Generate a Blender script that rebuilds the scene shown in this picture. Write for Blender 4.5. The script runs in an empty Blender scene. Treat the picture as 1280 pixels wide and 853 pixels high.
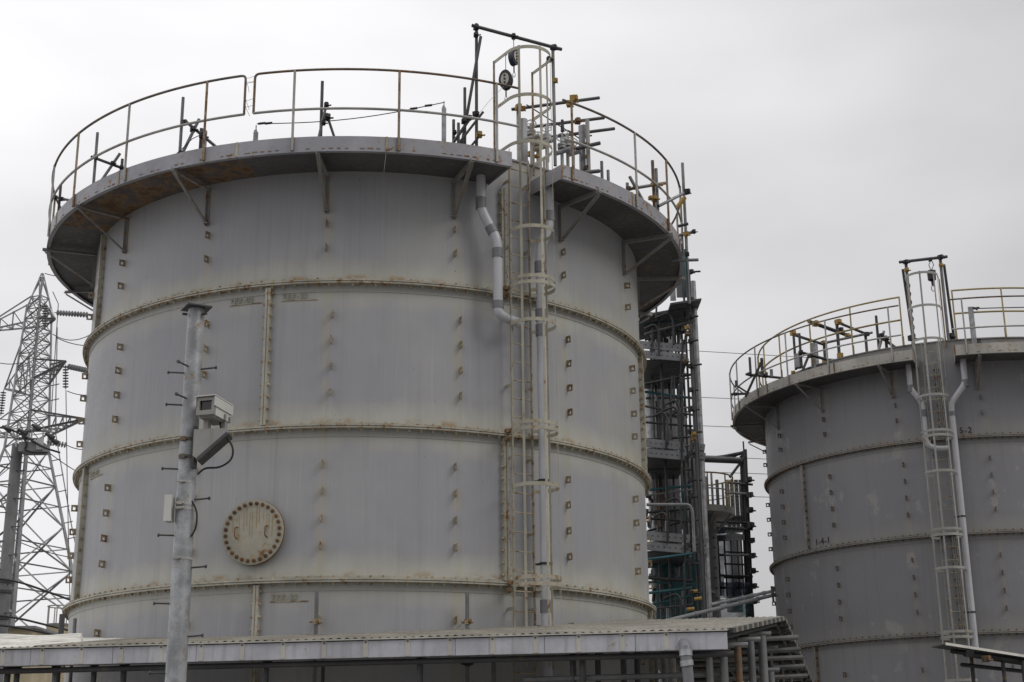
import bpy, math, random
from mathutils import Vector, Matrix, Euler
random.seed(7)
scene = bpy.context.scene
COL = scene.collection
rad = math.radians

# ------------------------------------------------------------------ camera
F_PX, PITCH, ROLL = 1783.7, 0.2936, -0.0112
CAM = Vector((0.0, 0.0, 2.4))
cam_data = bpy.data.cameras.new("camera")
cam_data.sensor_width = 36.0
cam_data.lens = F_PX / 1280.0 * 36.0
cam_data.clip_start = 0.1
cam_data.clip_end = 3000.0
cam = bpy.data.objects.new("camera", cam_data)
COL.objects.link(cam)
cam.matrix_world = Matrix.Translation(CAM) @ Euler((math.pi / 2 + PITCH, 0, 0)).to_matrix().to_4x4() @ Matrix.Rotation(ROLL, 4, 'Z')
scene.camera = cam

# ------------------------------------------------------------------ overcast sky
SUN_EL, SUN_AZ = 42.0, 116.0           # azimuth from the view direction, negative = left
world = bpy.data.worlds.new("World")
scene.world = world
world.use_nodes = True
wn, wl = world.node_tree.nodes, world.node_tree.links
wn.clear()
w_out = wn.new('ShaderNodeOutputWorld')
sky = wn.new('ShaderNodeTexSky')
sky.sky_type = 'NISHITA'
sky.sun_disc = False
sky.sun_elevation = rad(SUN_EL)
sky.sun_rotation = rad(SUN_AZ)
bg_sky = wn.new('ShaderNodeBackground'); bg_sky.inputs['Strength'].default_value = 0.08
wl.new(sky.outputs['Color'], bg_sky.inputs['Color'])
tc = wn.new('ShaderNodeTexCoord')
def wmath(op, a, b=None, c=None):
    n = wn.new('ShaderNodeMath'); n.operation = op
    for i, x in enumerate((a, b, c)):
        if x is None: continue
        if isinstance(x, (int, float)): n.inputs[i].default_value = x
        else: wl.new(x, n.inputs[i])
    return n.outputs[0]
dotn = wn.new('ShaderNodeVectorMath'); dotn.operation = 'DOT_PRODUCT'
wl.new(tc.outputs['Generated'], dotn.inputs[0])
se, sa = rad(28), rad(-70)
dotn.inputs[1].default_value = (math.sin(sa) * math.cos(se), math.cos(sa) * math.cos(se), math.sin(se))
mr = wn.new('ShaderNodeMapRange'); mr.interpolation_type = 'SMOOTHSTEP'
mr.inputs['From Min'].default_value = -0.5; mr.inputs['From Max'].default_value = 1.0
mr.inputs['To Min'].default_value = 0.285; mr.inputs['To Max'].default_value = 0.90
wl.new(dotn.outputs['Value'], mr.inputs['Value'])
mp = wn.new('ShaderNodeMapping'); mp.inputs['Scale'].default_value = (1.0, 1.0, 2.6)
wl.new(tc.outputs['Generated'], mp.inputs['Vector'])
cn = wn.new('ShaderNodeTexNoise'); cn.inputs['Scale'].default_value = 2.3
cn.inputs['Detail'].default_value = 4.0; cn.inputs['Roughness'].default_value = 0.45
wl.new(mp.outputs['Vector'], cn.inputs['Vector'])
sep = wn.new('ShaderNodeSeparateXYZ'); wl.new(tc.outputs['Generated'], sep.inputs[0])
zz = wmath('MAXIMUM', sep.outputs['Z'], 0.0)
zen = wmath('MULTIPLY_ADD', wmath('MULTIPLY', zz, zz), 1.0, 1.0)
lum = wmath('MULTIPLY', mr.outputs[0], wmath('MULTIPLY_ADD', cn.outputs['Fac'], 1.05, 0.475))
lum = wmath('MULTIPLY', lum, zen)
comb = wn.new('ShaderNodeCombineColor')
wl.new(lum, comb.inputs[0]); wl.new(wmath('MULTIPLY', lum, 0.988), comb.inputs[1]); wl.new(wmath('MULTIPLY', lum, 1.0), comb.inputs[2])
bg_cloud = wn.new('ShaderNodeBackground'); bg_cloud.inputs['Strength'].default_value = 1.0
wl.new(comb.outputs[0], bg_cloud.inputs['Color'])
mix = wn.new('ShaderNodeMixShader'); mix.inputs[0].default_value = 0.95
wl.new(bg_sky.outputs[0], mix.inputs[1]); wl.new(bg_cloud.outputs[0], mix.inputs[2])
wl.new(mix.outputs[0], w_out.inputs['Surface'])

sun_d = bpy.data.lights.new("sun", 'SUN')
sun_d.energy = 1.15; sun_d.angle = rad(30); sun_d.color = (1.0, 0.97, 0.92)
sun = bpy.data.objects.new("sun", sun_d); COL.objects.link(sun)
sd = Vector((math.sin(rad(SUN_AZ)) * math.cos(rad(SUN_EL)), math.cos(rad(SUN_AZ)) * math.cos(rad(SUN_EL)), math.sin(rad(SUN_EL))))
sun.rotation_euler = sd.to_track_quat('Z', 'Y').to_euler()
sun.location = (-20, 0, 40)

vs = scene.view_settings
vs.view_transform = 'Standard'; vs.look = 'None'; vs.exposure = 0.0; vs.gamma = 1.0
vs.use_curve_mapping = False
scene.render.resolution_x, scene.render.resolution_y = 1024, 682

# ------------------------------------------------------------------ pixel -> place
def ray(u, v):
    cr, sr = math.cos(ROLL), math.sin(ROLL)
    a, b = u - 640.0, v - 426.5
    x, y = cr * a + sr * b, -sr * a + cr * b
    c, s = math.cos(PITCH), math.sin(PITCH)
    d = (x / F_PX, 1.0, -y / F_PX)
    return Vector((d[0], d[1] * c - d[2] * s, d[1] * s + d[2] * c))
def P(u, v, y):
    d = ray(u, v)
    return CAM + d * (y / d.y)
T1 = Vector((-3.1727, 30.6023, 0.0)); T2 = Vector((14.2415, 45.0113, 0.0))
def pol(T, az, R, z):
    a = rad(az)
    return Vector((T.x + R * math.sin(a), T.y - R * math.cos(a), z))

# ------------------------------------------------------------------ materials
MATS = {}
class NT:
    def __init__(self, m):
        m.use_nodes = True
        self.n, self.l = m.node_tree.nodes, m.node_tree.links
        self.b = self.n['Principled BSDF']
    def new(self, t): return self.n.new(t)
    def put(self, x, sock):
        if isinstance(x, (int, float, tuple)): sock.default_value = x
        else: self.l.new(x, sock)
    def math(self, op, a, b=0.0, clamp=False):
        n = self.new('ShaderNodeMath'); n.operation = op; n.use_clamp = clamp
        self.put(a, n.inputs[0]); self.put(b, n.inputs[1]); return n.outputs[0]
    def noise(self, vec, scale, detail=4, rough=0.55):
        n = self.new('ShaderNodeTexNoise'); n.inputs['Scale'].default_value = scale
        n.inputs['Detail'].default_value = detail; n.inputs['Roughness'].default_value = rough
        if vec is not None: self.l.new(vec, n.inputs['Vector'])
        return n.outputs['Fac']
    def ramp(self, x, a, b, lo=0.0, hi=1.0):
        n = self.new('ShaderNodeMapRange'); n.interpolation_type = 'SMOOTHSTEP'
        n.inputs['From Min'].default_value = a; n.inputs['From Max'].default_value = b
        n.inputs['To Min'].default_value = lo; n.inputs['To Max'].default_value = hi
        self.put(x, n.inputs['Value']); return n.outputs[0]
    def mix(self, f, a, b):
        n = self.new('ShaderNodeMix'); n.data_type = 'RGBA'
        self.put(f, n.inputs[0])
        self.put(a if not isinstance(a, tuple) else (*a, 1.0), n.inputs[6])
        self.put(b if not isinstance(b, tuple) else (*b, 1.0), n.inputs[7])
        return n.outputs[2]
    def scale(self, vec, s):
        n = self.new('ShaderNodeMapping'); n.inputs['Scale'].default_value = s
        self.l.new(vec, n.inputs['Vector']); return n.outputs[0]
    def bump(self, h, strength, dist=0.01):
        n = self.new('ShaderNodeBump'); n.inputs['Strength'].default_value = strength
        n.inputs['Distance'].default_value = dist
        self.l.new(h, n.inputs['Height']); self.l.new(n.outputs[0], self.b.inputs['Normal'])

RUST = (0.13, 0.055, 0.02)
RUST2 = (0.30, 0.17, 0.055)
def metal(name, base, rust=0.0, rough=0.5, metallic=0.0, tone=0.25, scale=1.0, dirt=0.0, rustcol=RUST, rscale=7.0):
    """painted or bare metal with uneven tone, grime and rust spots"""
    m = bpy.data.materials.new(name); t = NT(m)
    geo = t.new('ShaderNodeNewGeometry').outputs['Position']
    n1 = t.noise(geo, 1.3 * scale, 5); n2 = t.noise(geo, 11 * scale, 4)
    col = t.mix(t.ramp(n1, 0.3, 0.7), tuple(c * (1 - tone) for c in base), tuple(min(1, c * (1 + tone)) for c in base))
    col = t.mix(t.math('MULTIPLY', t.ramp(n2, 0.35, 0.75), tone), col, tuple(c * 0.5 for c in base))
    oi = t.new('ShaderNodeObjectInfo').outputs['Random']
    col = t.mix(t.math('MULTIPLY', oi, tone * 0.6), col, tuple(c * 0.55 for c in base))
    if dirt:
        st = t.noise(t.scale(geo, (9, 9, 0.7)), 1.0, 4)
        col = t.mix(t.math('MULTIPLY', t.ramp(st, 0.48, 0.7), dirt), col, (0.12, 0.10, 0.07))
    if rust:
        r1 = t.math('ADD', t.noise(geo, rscale, 6, 0.65), t.math('MULTIPLY', t.math('SUBTRACT', oi, 0.5), 0.10))
        lo = 0.72 - 0.26 * rust
        msk = t.ramp(r1, lo, lo + 0.09)
        col = t.mix(t.math('MULTIPLY', t.ramp(r1, lo - 0.07, lo + 0.05), 0.6), col, RUST2)
        col = t.mix(t.math('MULTIPLY', msk, 0.85), col, rustcol)
    t.l.new(col, t.b.inputs['Base Color'])
    t.b.inputs['Metallic'].default_value = metallic
    t.put(t.ramp(n2, 0.2, 0.8, rough - 0.1, rough + 0.15), t.b.inputs['Roughness'])
    t.bump(n2, 0.25, 0.004)
    MATS[name] = m
    return m

def shell_paint(name, base, dusty, scuff, scuffcol, amt, z0, lug0, lugp):
    """tank side: dusty pale margins along the seams, grime runs, rust specks, scuffed patches"""
    m = bpy.data.materials.new(name); t = NT(m)
    oc = t.new('ShaderNodeTexCoord').outputs['Object']
    sp = t.new('ShaderNodeSeparateXYZ'); t.l.new(oc, sp.inputs[0])
    ang = t.math('ARCTAN2', sp.outputs['X'], t.math('MULTIPLY', sp.outputs['Y'], -1.0))
    arc = t.math('MULTIPLY', ang, 6.0)
    cv = t.new('ShaderNodeCombineXYZ'); t.l.new(arc, cv.inputs['X']); t.l.new(sp.outputs['Z'], cv.inputs['Z'])
    uv = cv.outputs[0]
    nbig = t.noise(t.scale(uv, (0.45, 1, 0.38)), 1.0, 3)
    nmid = t.noise(t.scale(uv, (1.6, 1, 1.1)), 1.0, 5)
    nfin = t.noise(t.scale(uv, (14, 1, 10)), 1.0, 4)
    run = t.noise(t.scale(uv, (5.5, 1, 0.22)), 1.0, 5, 0.6)
    runf = t.noise(t.scale(uv, (22, 1, 0.5)), 1.0, 4, 0.6)
    fr = t.math('FRACT', t.math('DIVIDE', t.math('SUBTRACT', sp.outputs['Z'], z0), 2.7))
    edge = t.math('MINIMUM', fr, t.math('SUBTRACT', 1.0, fr))
    edge = t.math('ADD', edge, t.math('MULTIPLY', t.math('SUBTRACT', nmid, 0.5), 0.22))
    inner = t.ramp(edge, 0.03, 0.22)
    oi = t.new('ShaderNodeObjectInfo').outputs['Random']
    body = t.mix(t.math('MULTIPLY', inner, t.ramp(nbig, 0.3, 0.65, 0.62, 1.0)), dusty, base)
    body = t.mix(t.math('MULTIPLY', oi, 0.45), body, tuple(c * 0.85 for c in base))
    body = t.mix(t.math('MULTIPLY', t.ramp(run, 0.5, 0.75), 0.28), body, tuple(c * 0.62 for c in base))
    body = t.mix(t.math('MULTIPLY', t.ramp(runf, 0.5, 0.8), 0.20), body, tuple(min(1, c * 1.25) for c in dusty))
    # ochre wash: mostly in the lowest hand of a course, and on the right-hand flank
    flank = t.ramp(ang, 0.55, 1.35)
    low = t.ramp(fr, 0.32, 0.0)
    och = t.math('MULTIPLY', t.math('ADD', t.math('MULTIPLY', low, 0.45), t.math('MULTIPLY', flank, 0.55), True), t.ramp(nmid, 0.35, 0.7))
    body = t.mix(t.math('MULTIPLY', och, 0.55 * amt), body, (0.36, 0.34, 0.22))
    sc = t.noise(t.scale(uv, (1.3, 1, 0.9)), 0.85, 8, 0.66)
    body = t.mix(t.math('MULTIPLY', t.ramp(sc, 0.575, 0.625), scuff), body, scuffcol)
    # ochre runs below each column of lifting eyes
    lc_ = t.math('FRACT', t.math('ADD', t.math('DIVIDE', t.math('SUBTRACT', t.math('MULTIPLY', ang, 57.29578), lug0), lugp), 0.5))
    lcd = t.math('ABSOLUTE', t.math('SUBTRACT', lc_, 0.5))
    lw = t.math('ADD', lcd, t.math('MULTIPLY', t.math('SUBTRACT', nmid, 0.5), 0.02))
    body = t.mix(t.math('MULTIPLY', t.math('MULTIPLY', t.ramp(lw, 0.06, 0.01), t.ramp(t.noise(t.scale(uv, (1.2, 1, 2.2)), 1.0, 3), 0.35, 0.65)), 0.42 * amt), body, (0.40, 0.36, 0.24))
    # rust specks and a rust margin at the ring seams
    sx = t.noise(t.scale(uv, (9, 1, 7)), 1.0, 3, 0.6)
    body = t.mix(t.ramp(sx, 0.725, 0.755), body, RUST)
    ru = t.noise(t.scale(uv, (2.2, 1, 3.0)), 1.0, 6, 0.65)
    rim = t.math('MULTIPLY', t.ramp(fr, 0.075, 0.03), t.ramp(ru, 0.5, 0.66))
    body = t.mix(t.math('MULTIPLY', rim, 0.8 * amt), body, RUST2)
    t.l.new(body, t.b.inputs['Base Color'])
    t.put(t.ramp(nfin, 0.2, 0.8, 0.42, 0.62), t.b.inputs['Roughness'])
    t.b.inputs['Specular IOR Level'].default_value = 0.35
    wob = t.math('ADD', t.math('MULTIPLY', t.noise(t.scale(uv, (0.9, 1, 0.55)), 1.0, 2), 1.0), t.math('MULTIPLY', nfin, 0.02))
    t.bump(wob, 0.5, 0.09)
    MATS[name] = m
    return m

shell_paint('pale_shell', (0.315, 0.316, 0.343), (0.46, 0.456, 0.41), 0.0, (0.5, 0.5, 0.5), 1.0, 5.58, -1.7, 22.9)
shell_paint('grey_shell', (0.225, 0.223, 0.238), (0.27, 0.265, 0.262), 0.75, (0.31, 0.305, 0.295), 0.45, 5.87, -9.1, 22.5)
metal('kerb_cream', (0.40, 0.385, 0.35), rust=0.4, rough=0.5, tone=0.15, dirt=0.2)
metal('lug_pale', (0.33, 0.29, 0.21), rust=0.72, rough=0.55, tone=0.25, rscale=12)
metal('lug_grey', (0.14, 0.13, 0.12), rust=0.55, rough=0.6, tone=0.25, rscale=12)
metal('deck_grey', (0.31, 0.31, 0.34), rust=0.35, rough=0.5, tone=0.12)
metal('deck_under', (0.095, 0.09, 0.092), rust=0.25, rough=0.6, tone=0.2)
metal('deck_under_rusty', (0.11, 0.09, 0.082), rust=0.95, rough=0.75, tone=0.25, rscale=2.5, rustcol=(0.09, 0.045, 0.025))
metal('cream_trim', (0.375, 0.355, 0.285), rust=0.45, rough=0.5, tone=0.18, dirt=0.25)
metal('pale_trim', (0.40, 0.385, 0.325), rust=0.46, rough=0.5, tone=0.15, dirt=0.25)
metal('cage_grey', (0.33, 0.33, 0.31), rust=0.32, rough=0.5, tone=0.15, dirt=0.15)
metal('grey_trim', (0.25, 0.245, 0.23), rust=0.35, rough=0.5, tone=0.18, dirt=0.2)
metal('hatch_paint', (0.34, 0.32, 0.26), rust=0.52, rough=0.5, tone=0.15, rscale=4)
metal('stain_ochre', (0.29, 0.21, 0.10), rust=0.2, rough=0.6, tone=0.3)
metal('bolt_rust', (0.22, 0.16, 0.09), rust=0.9, rough=0.7, tone=0.4)
metal('bolt_cream', (0.40, 0.35, 0.24), rust=0.7, rough=0.6, tone=0.3)
metal('rust_dark', (0.10, 0.06, 0.035), rust=0.9, rough=0.8, tone=0.3)
metal('rail_dark', (0.12, 0.105, 0.09), rust=0.6, rough=0.6, tone=0.3)
metal('rail_rusty', (0.28, 0.24, 0.18), rust=0.85, rough=0.6, tone=0.3)
metal('rail_pale', (0.36, 0.355, 0.34), rust=0.30, rough=0.5, tone=0.2)
metal('rail_yellow', (0.36, 0.29, 0.13), rust=0.45, rough=0.55, tone=0.25)
metal('bracket_grey', (0.24, 0.235, 0.23), rust=0.5, rough=0.55, tone=0.2)
metal('galvanised', (0.36, 0.37, 0.385), rust=0.06, rough=0.45, metallic=0.35, tone=0.35, scale=4)
metal('galvanised_tube', (0.19, 0.195, 0.20), rust=0.15, rough=0.5, metallic=0.3, tone=0.3)
metal('dark_tube', (0.06, 0.06, 0.062), rust=0.15, rough=0.5, tone=0.3)
metal('black_iron', (0.022, 0.022, 0.024), rust=0.1, rough=0.55, tone=0.3)
metal('brown_tube', (0.12, 0.085, 0.06), rust=0.6, rough=0.7, tone=0.3)
metal('yellow_clamp', (0.34, 0.21, 0.045), rust=0.5, rough=0.5, tone=0.25)
metal('pvc_grey', (0.49, 0.495, 0.525), rough=0.35, tone=0.06, dirt=0.12)
metal('pvc_dark', (0.19, 0.19, 0.205), rough=0.4, tone=0.1)
metal('fascia_white', (0.47, 0.475, 0.515), rough=0.45, tone=0.14, dirt=0.32, rust=0.12)
metal('strip_cream', (0.48, 0.465, 0.42), rough=0.5, tone=0.12, rust=0.1)
metal('roof_sheet', (0.24, 0.225, 0.19), rough=0.65, tone=0.3, rust=0.1, dirt=0.3)
metal('white_sheet', (0.68, 0.67, 0.62), rough=0.5, tone=0.12, dirt=0.1)
metal('white_plastic', (0.55, 0.545, 0.51), rough=0.4, tone=0.06, dirt=0.1)
metal('bracket_pale', (0.30, 0.297, 0.285), rough=0.5, tone=0.12, dirt=0.25, rust=0.1)
metal('camera_grey', (0.26, 0.255, 0.24), rough=0.5, tone=0.1)  # plain grey of the camera's bezel, latches and mounts
metal('tower_steel', (0.40, 0.405, 0.415), rough=0.55, metallic=0.2, tone=0.2)
metal('tower_dark', (0.20, 0.202, 0.21), rough=0.55, tone=0.2)
metal('insulator', (0.22, 0.225, 0.23), rough=0.25, tone=0.2)
metal('teal_paint', (0.022, 0.10, 0.12), rough=0.55, tone=0.3)
metal('purlin_grey', (0.10, 0.10, 0.10), rough=0.5, metallic=0.2, tone=0.3, rust=0.2)
metal('plank_grey', (0.19, 0.195, 0.205), rough=0.5, metallic=0.2, tone=0.2, rust=0.1)
metal('vessel_grey', (0.17, 0.172, 0.178), rough=0.5, tone=0.2, rust=0.25)
metal('red_oxide', (0.20, 0.075, 0.045), rough=0.6, tone=0.2)
metal('navy_case', (0.02, 0.025, 0.05), rough=0.4, tone=0.2)
metal('black_rubber', (0.012, 0.012, 0.013), rough=0.5, tone=0.2)
metal('ochre_wall', (0.42, 0.36, 0.24), rough=0.7, tone=0.15, rust=0.3)
metal('stencil_black', (0.015, 0.015, 0.016), rough=0.6, tone=0.1)
metal('emboss_pale', (0.31, 0.29, 0.22), rough=0.5, tone=0.12, rust=0.3)
metal('concrete', (0.27, 0.265, 0.25), rough=0.85, tone=0.15, scale=0.6, dirt=0.2)
m = metal('gravel', (0.20, 0.195, 0.185), rough=0.95, tone=0.3, scale=2.5)
def glass_dark():
    m = bpy.data.materials.new('dark_glass'); t = NT(m)
    t.b.inputs['Base Color'].default_value = (0.012, 0.013, 0.016, 1); t.b.inputs['Roughness'].default_value = 0.08
    n = t.noise(t.new('ShaderNodeNewGeometry').outputs['Position'], 30); t.bump(n, 0.02, 0.001)
    MATS['dark_glass'] = m
glass_dark()
def net(name, col, cell, hole):
    """safety net too fine to resolve: part yarn, part gap"""
    m = bpy.data.materials.new(name); t = NT(m)
    geo = t.new('ShaderNodeNewGeometry').outputs['Position']
    n = t.noise(geo, 2.0, 4)
    t.l.new(t.mix(t.ramp(n, 0.3, 0.7), tuple(c * 0.7 for c in col), tuple(c * 1.3 for c in col)), t.b.inputs['Base Color'])
    t.b.inputs['Roughness'].default_value = 0.8
    t.put(t.ramp(n, 0.25, 0.75, hole - 0.12, hole + 0.12), t.b.inputs['Alpha'])      # share of the weave that is yarn
    MATS[name] = m
net('teal_net', (0.015, 0.075, 0.085), 0.02, 0.78)
net('navy_net', (0.010, 0.018, 0.040), 0.02, 0.80)

# ------------------------------------------------------------------ mesh helpers
def ortho(d):
    d = d.normalized()
    a = Vector((0, 0, 1)) if abs(d.z) < 0.9 else Vector((1, 0, 0))
    x = d.cross(a).normalized()
    return x, d.cross(x).normalized()
class MB:
    def __init__(self): self.v = []; self.f = []
    def add(self, vs_, fs):
        o = len(self.v); self.v += [tuple(p) for p in vs_]; self.f += [tuple(i + o for i in q) for q in fs]
        return self
    def box(self, c, s, M=None):
        c = Vector(c); h = Vector(s) / 2; vs_ = []
        for sx, sy, sz in ((-1,-1,-1),(1,-1,-1),(1,1,-1),(-1,1,-1),(-1,-1,1),(1,-1,1),(1,1,1),(-1,1,1)):
            p = Vector((sx * h.x, sy * h.y, sz * h.z))
            vs_.append(c + (M @ p if M else p))
        return self.add(vs_, [(0,3,2,1),(4,5,6,7),(0,1,5,4),(1,2,6,5),(2,3,7,6),(3,0,4,7)])
    def bar(self, a, b, w, h, up=None):
        """rectangular bar a-b; w across, h along up"""
        a, b = Vector(a), Vector(b); d = (b - a).normalized()
        up = Vector(up) if up else (Vector((0,0,1)) if abs(d.z) < 0.95 else Vector((0,-1,0)))
        x = d.cross(up).normalized(); y = x.cross(d).normalized()
        q = [(-w/2,-h/2),(w/2,-h/2),(w/2,h/2),(-w/2,h/2)]
        vs_ = [a + x*i + y*j for i, j in q] + [b + x*i + y*j for i, j in q]
        return self.add(vs_, [(0,1,2,3),(7,6,5,4),(0,4,5,1),(1,5,6,2),(2,6,7,3),(3,7,4,0)])
    def angle(self, a, b, w, t, n1, n2):
        """steel angle a-b with legs along n1 and n2"""
        a, b = Vector(a), Vector(b); n1 = Vector(n1).normalized(); n2 = Vector(n2).normalized()
        pr = [(0,0),(w,0),(w,t),(t,t),(t,w),(0,w)]
        vs_ = [a + n1*i + n2*j for i, j in pr] + [b + n1*i + n2*j for i, j in pr]
        fs = [(5,4,3,2,1,0),(6,7,8,9,10,11)] + [(i,(i+1)%6,(i+1)%6+6,i+6) for i in range(6)]
        return self.add(vs_, fs)
    def tube(self, pts, r, n=8, hollow=False, closed=False):
        pts = [Vector(p) for p in pts]; k = len(pts)
        rs = r if isinstance(r, (list, tuple)) else [r] * k
        dirs = []
        for i in range(k):
            if closed: d = pts[(i+1) % k] - pts[i-1]
            else: d = pts[min(i+1, k-1)] - pts[max(i-1, 0)]
            dirs.append(d.normalized())
        x, y = ortho(dirs[0]); vs_ = []
        for i in range(k):
            d = dirs[i]; x = (x - d * x.dot(d)).normalized(); y = d.cross(x)
            for j in range(n):
                a = 2 * math.pi * j / n
                vs_.append(pts[i] + (x * math.cos(a) + y * math.sin(a)) * rs[i])
        fs = []
        for i in range(k if closed else k - 1):
            for j in range(n):
                i2 = (i + 1) % k
                fs.append((i*n+j, i*n+(j+1) % n, i2*n+(j+1) % n, i2*n+j))
        if not closed and not hollow:
            fs.append(tuple(range(n-1, -1, -1))); fs.append(tuple((k-1)*n + j for j in range(n)))
        self.add(vs_, fs)
        if hollow:      # open ends: wall thickness and dark bore
            o = len(self.v) - len(vs_)
            for e, base, s in ((0, 0, 1), (k-1, (k-1)*n, -1)):
                inn = []; deep = []
                for j in range(n):
                    w = (vs_[base+j] - pts[e]) * 0.82
                    inn.append(pts[e] + w); deep.append(pts[e] + w + dirs[e] * s * 0.12)
                b0 = len(self.v); self.add(inn + deep, [])
                for j in range(n):
                    j2 = (j+1) % n
                    q1 = (o+base+j, b0+j, b0+j2, o+base+j2); q2 = (b0+j, b0+n+j, b0+n+j2, b0+j2)
                    self.f += [q1 if s < 0 else q1[::-1], q2 if s < 0 else q2[::-1]]
                cap = tuple(b0+n+j for j in range(n)); self.f.append(cap if s < 0 else cap[::-1])
        return self
    def sector(self, R0, R1, z0, z1, a0, a1, n=None):
        """closed solid ring sector about the local axis; angles in degrees from -Y"""
        full = abs(a1 - a0) >= 359.9
        n = n or max(2, int(abs(a1 - a0) / 2.5)); vs_ = []; k = n if full else n + 1
        for i in range(k):
            a = rad(a0 + (a1 - a0) * i / n); s, c = math.sin(a), math.cos(a)
            for R, z in ((R0, z0), (R1, z0), (R1, z1), (R0, z1)): vs_.append((R*s, -R*c, z))
        fs = []
        for i in range(n):
            i2 = (i + 1) % k
            for j in range(4): fs.append((i*4+j, i2*4+j, i2*4+(j+1) % 4, i*4+(j+1) % 4))
        if not full: fs += [(3,2,1,0), tuple((k-1)*4+j for j in range(4))]
        return self.add(vs_, fs)
    def disc(self, c, d, r0, r1, h, n=6):
        """frustum standing on c along d"""
        c, d = Vector(c), Vector(d).normalized()
        return self.tube([c, c + d * h], [r0, r1], n)
    def build(self, name, mat, parent=None, local=False, smooth=True, loc=None, rotz=0.0, angle=35):
        me = bpy.data.meshes.new(name)
        v = self.v
        if not local:
            if parent is not None: o = parent['_o']
            elif loc is not None: o = loc
            else:
                xs = [p[0] for p in v]; ys = [p[1] for p in v]; zs = [p[2] for p in v]
                o = ((min(xs)+max(xs))/2, (min(ys)+max(ys))/2, min(zs)); loc = o
            v = [(p[0]-o[0], p[1]-o[1], p[2]-o[2]) for p in v]
        me.from_pydata(v, [], self.f); me.update()
        me.materials.append(MATS[mat])
        if smooth:
            me.shade_smooth(); me.set_sharp_from_angle(angle=rad(angle))
        ob = bpy.data.objects.new(name, me); COL.objects.link(ob)
        if parent is not None:
            ob.parent = parent; ob['_o'] = parent['_o']
            if local and loc is not None: ob.location = loc
        elif loc is not None:
            ob.location = loc; ob['_o'] = tuple(loc)
        ob.rotation_euler = (0, 0, rotz)
        return ob
def inst(ob, parent, loc=None, rotz=None, rot=None):
    """copy sharing mesh data"""
    c = ob.copy(); COL.objects.link(c); c.parent = parent
    if loc is not None: c.location = loc
    if rotz is not None: c.rotation_euler = (0, 0, rotz)
    if rot is not None: c.rotation_euler = rot
    return c
def thing(name, label, cat, loc, group=None, rotz=0.0):
    e = bpy.data.objects.new(name, None); e.empty_display_size = 0.2; COL.objects.link(e)
    e.location = loc; e.rotation_euler = (0, 0, rotz); e['_o'] = tuple(loc)
    return tag(e, label, cat, group)
def tag(o, label, cat, group=None):
    o['label'] = label; o['category'] = cat
    if group: o['group'] = group
    return o
def structure(o): o['kind'] = 'structure'; return o
def stuff(o): o['kind'] = 'stuff'; return o
def fillet(pts, r, n=5):
    """round the corners of a polyline"""
    pts = [Vector(p) for p in pts]; out = [pts[0]]
    for i in range(1, len(pts)-1):
        a, b, c = pts[i-1], pts[i], pts[i+1]
        d1, d2 = (a-b), (c-b); rr = min(r, d1.length*0.49, d2.length*0.49)
        p, q = b + d1.normalized()*rr, b + d2.normalized()*rr
        for k in range(n+1):
            t = k/n; out.append(p*(1-t)**2 + b*2*t*(1-t) + q*t*t)
    out.append(pts[-1]); return out
def clamp_mesh(mb, p, s=0.085):
    """scaffold coupler: two crossed half-shells and a bolt"""
    s = s*0.8; p = Vector(p); a = random.uniform(0, 1.5); M = Matrix.Rotation(a, 3, 'Z')
    mb.box(p, (s, s*0.75, s*0.95), M)
    mb.box(p + M @ Vector((0, -s*0.45, s*0.15)), (s*0.7, s*0.6, s*0.7), M)
    mb.disc(p + M @ Vector((s*0.3, -s*0.3, -s*0.2)), M @ Vector((1, -0.4, 0.1)), s*0.16, s*0.16, s*0.75, 6)
    return mb
def text_mesh(s, size, depth):
    cu = bpy.data.curves.new('lettering', 'FONT'); cu.body = s; cu.size = size; cu.extrude = depth
    cu.align_x = 'LEFT'; cu.space_character = 1.12
    ob = bpy.data.objects.new('lettering', cu); COL.objects.link(ob)
    dg = bpy.context.evaluated_depsgraph_get(); me = ob.evaluated_get(dg).to_mesh()
    vs_ = [v.co.copy() for v in me.vertices]; fs = [tuple(p.vertices) for p in me.polygons]
    ob.evaluated_get(dg).to_mesh_clear(); bpy.data.objects.remove(ob)
    return vs_, fs

# ------------------------------------------------------------------ ground
g = MB(); N = 24
xs = [-900 + 1800*i/N for i in range(N+1)]; ys = [-300 + 1800*i/N for i in range(N+1)]
g.add([(x, y, 0.0) for y in ys for x in xs], [(j*(N+1)+i, j*(N+1)+i+1, (j+1)*(N+1)+i+1, (j+1)*(N+1)+i) for j in range(N) for i in range(N)])
structure(g.build('ground', 'gravel', local=True, loc=(0,0,0)))
for T, nm in ((T1, 'tank_plinth'), (T2, 'tank_plinth')):
    z = 0.10 if T is T1 else 0.385
    structure(MB().sector(0.001, 6.6, 0.004, z, 0, 360, 96).build('tank_plinth', 'concrete', local=True, loc=(T.x, T.y, 0)))

# ------------------------------------------------------------------ tanks
def lug_mesh():
    """square lifting eye standing out from the wall: a plate with a keyhole"""
    mb = MB(); w, h, t = 0.125, 0.135, 0.012
    y0 = 0.012; y1 = -w
    mb.box((0, (y0+y1)/2, h/2-0.016), (t, w+0.012, 0.032)); mb.box((0, (y0+y1)/2, -h/2+0.016), (t, w+0.012, 0.032))
    mb.box((0, y1+0.017, 0), (t*0.98, 0.034, h-0.064)); mb.box((0, -0.018, 0), (t*0.98, 0.05, h-0.064))
    mb.box((0, -0.062, 0.025), (t*0.9, 0.045, 0.012))
    return mb

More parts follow.
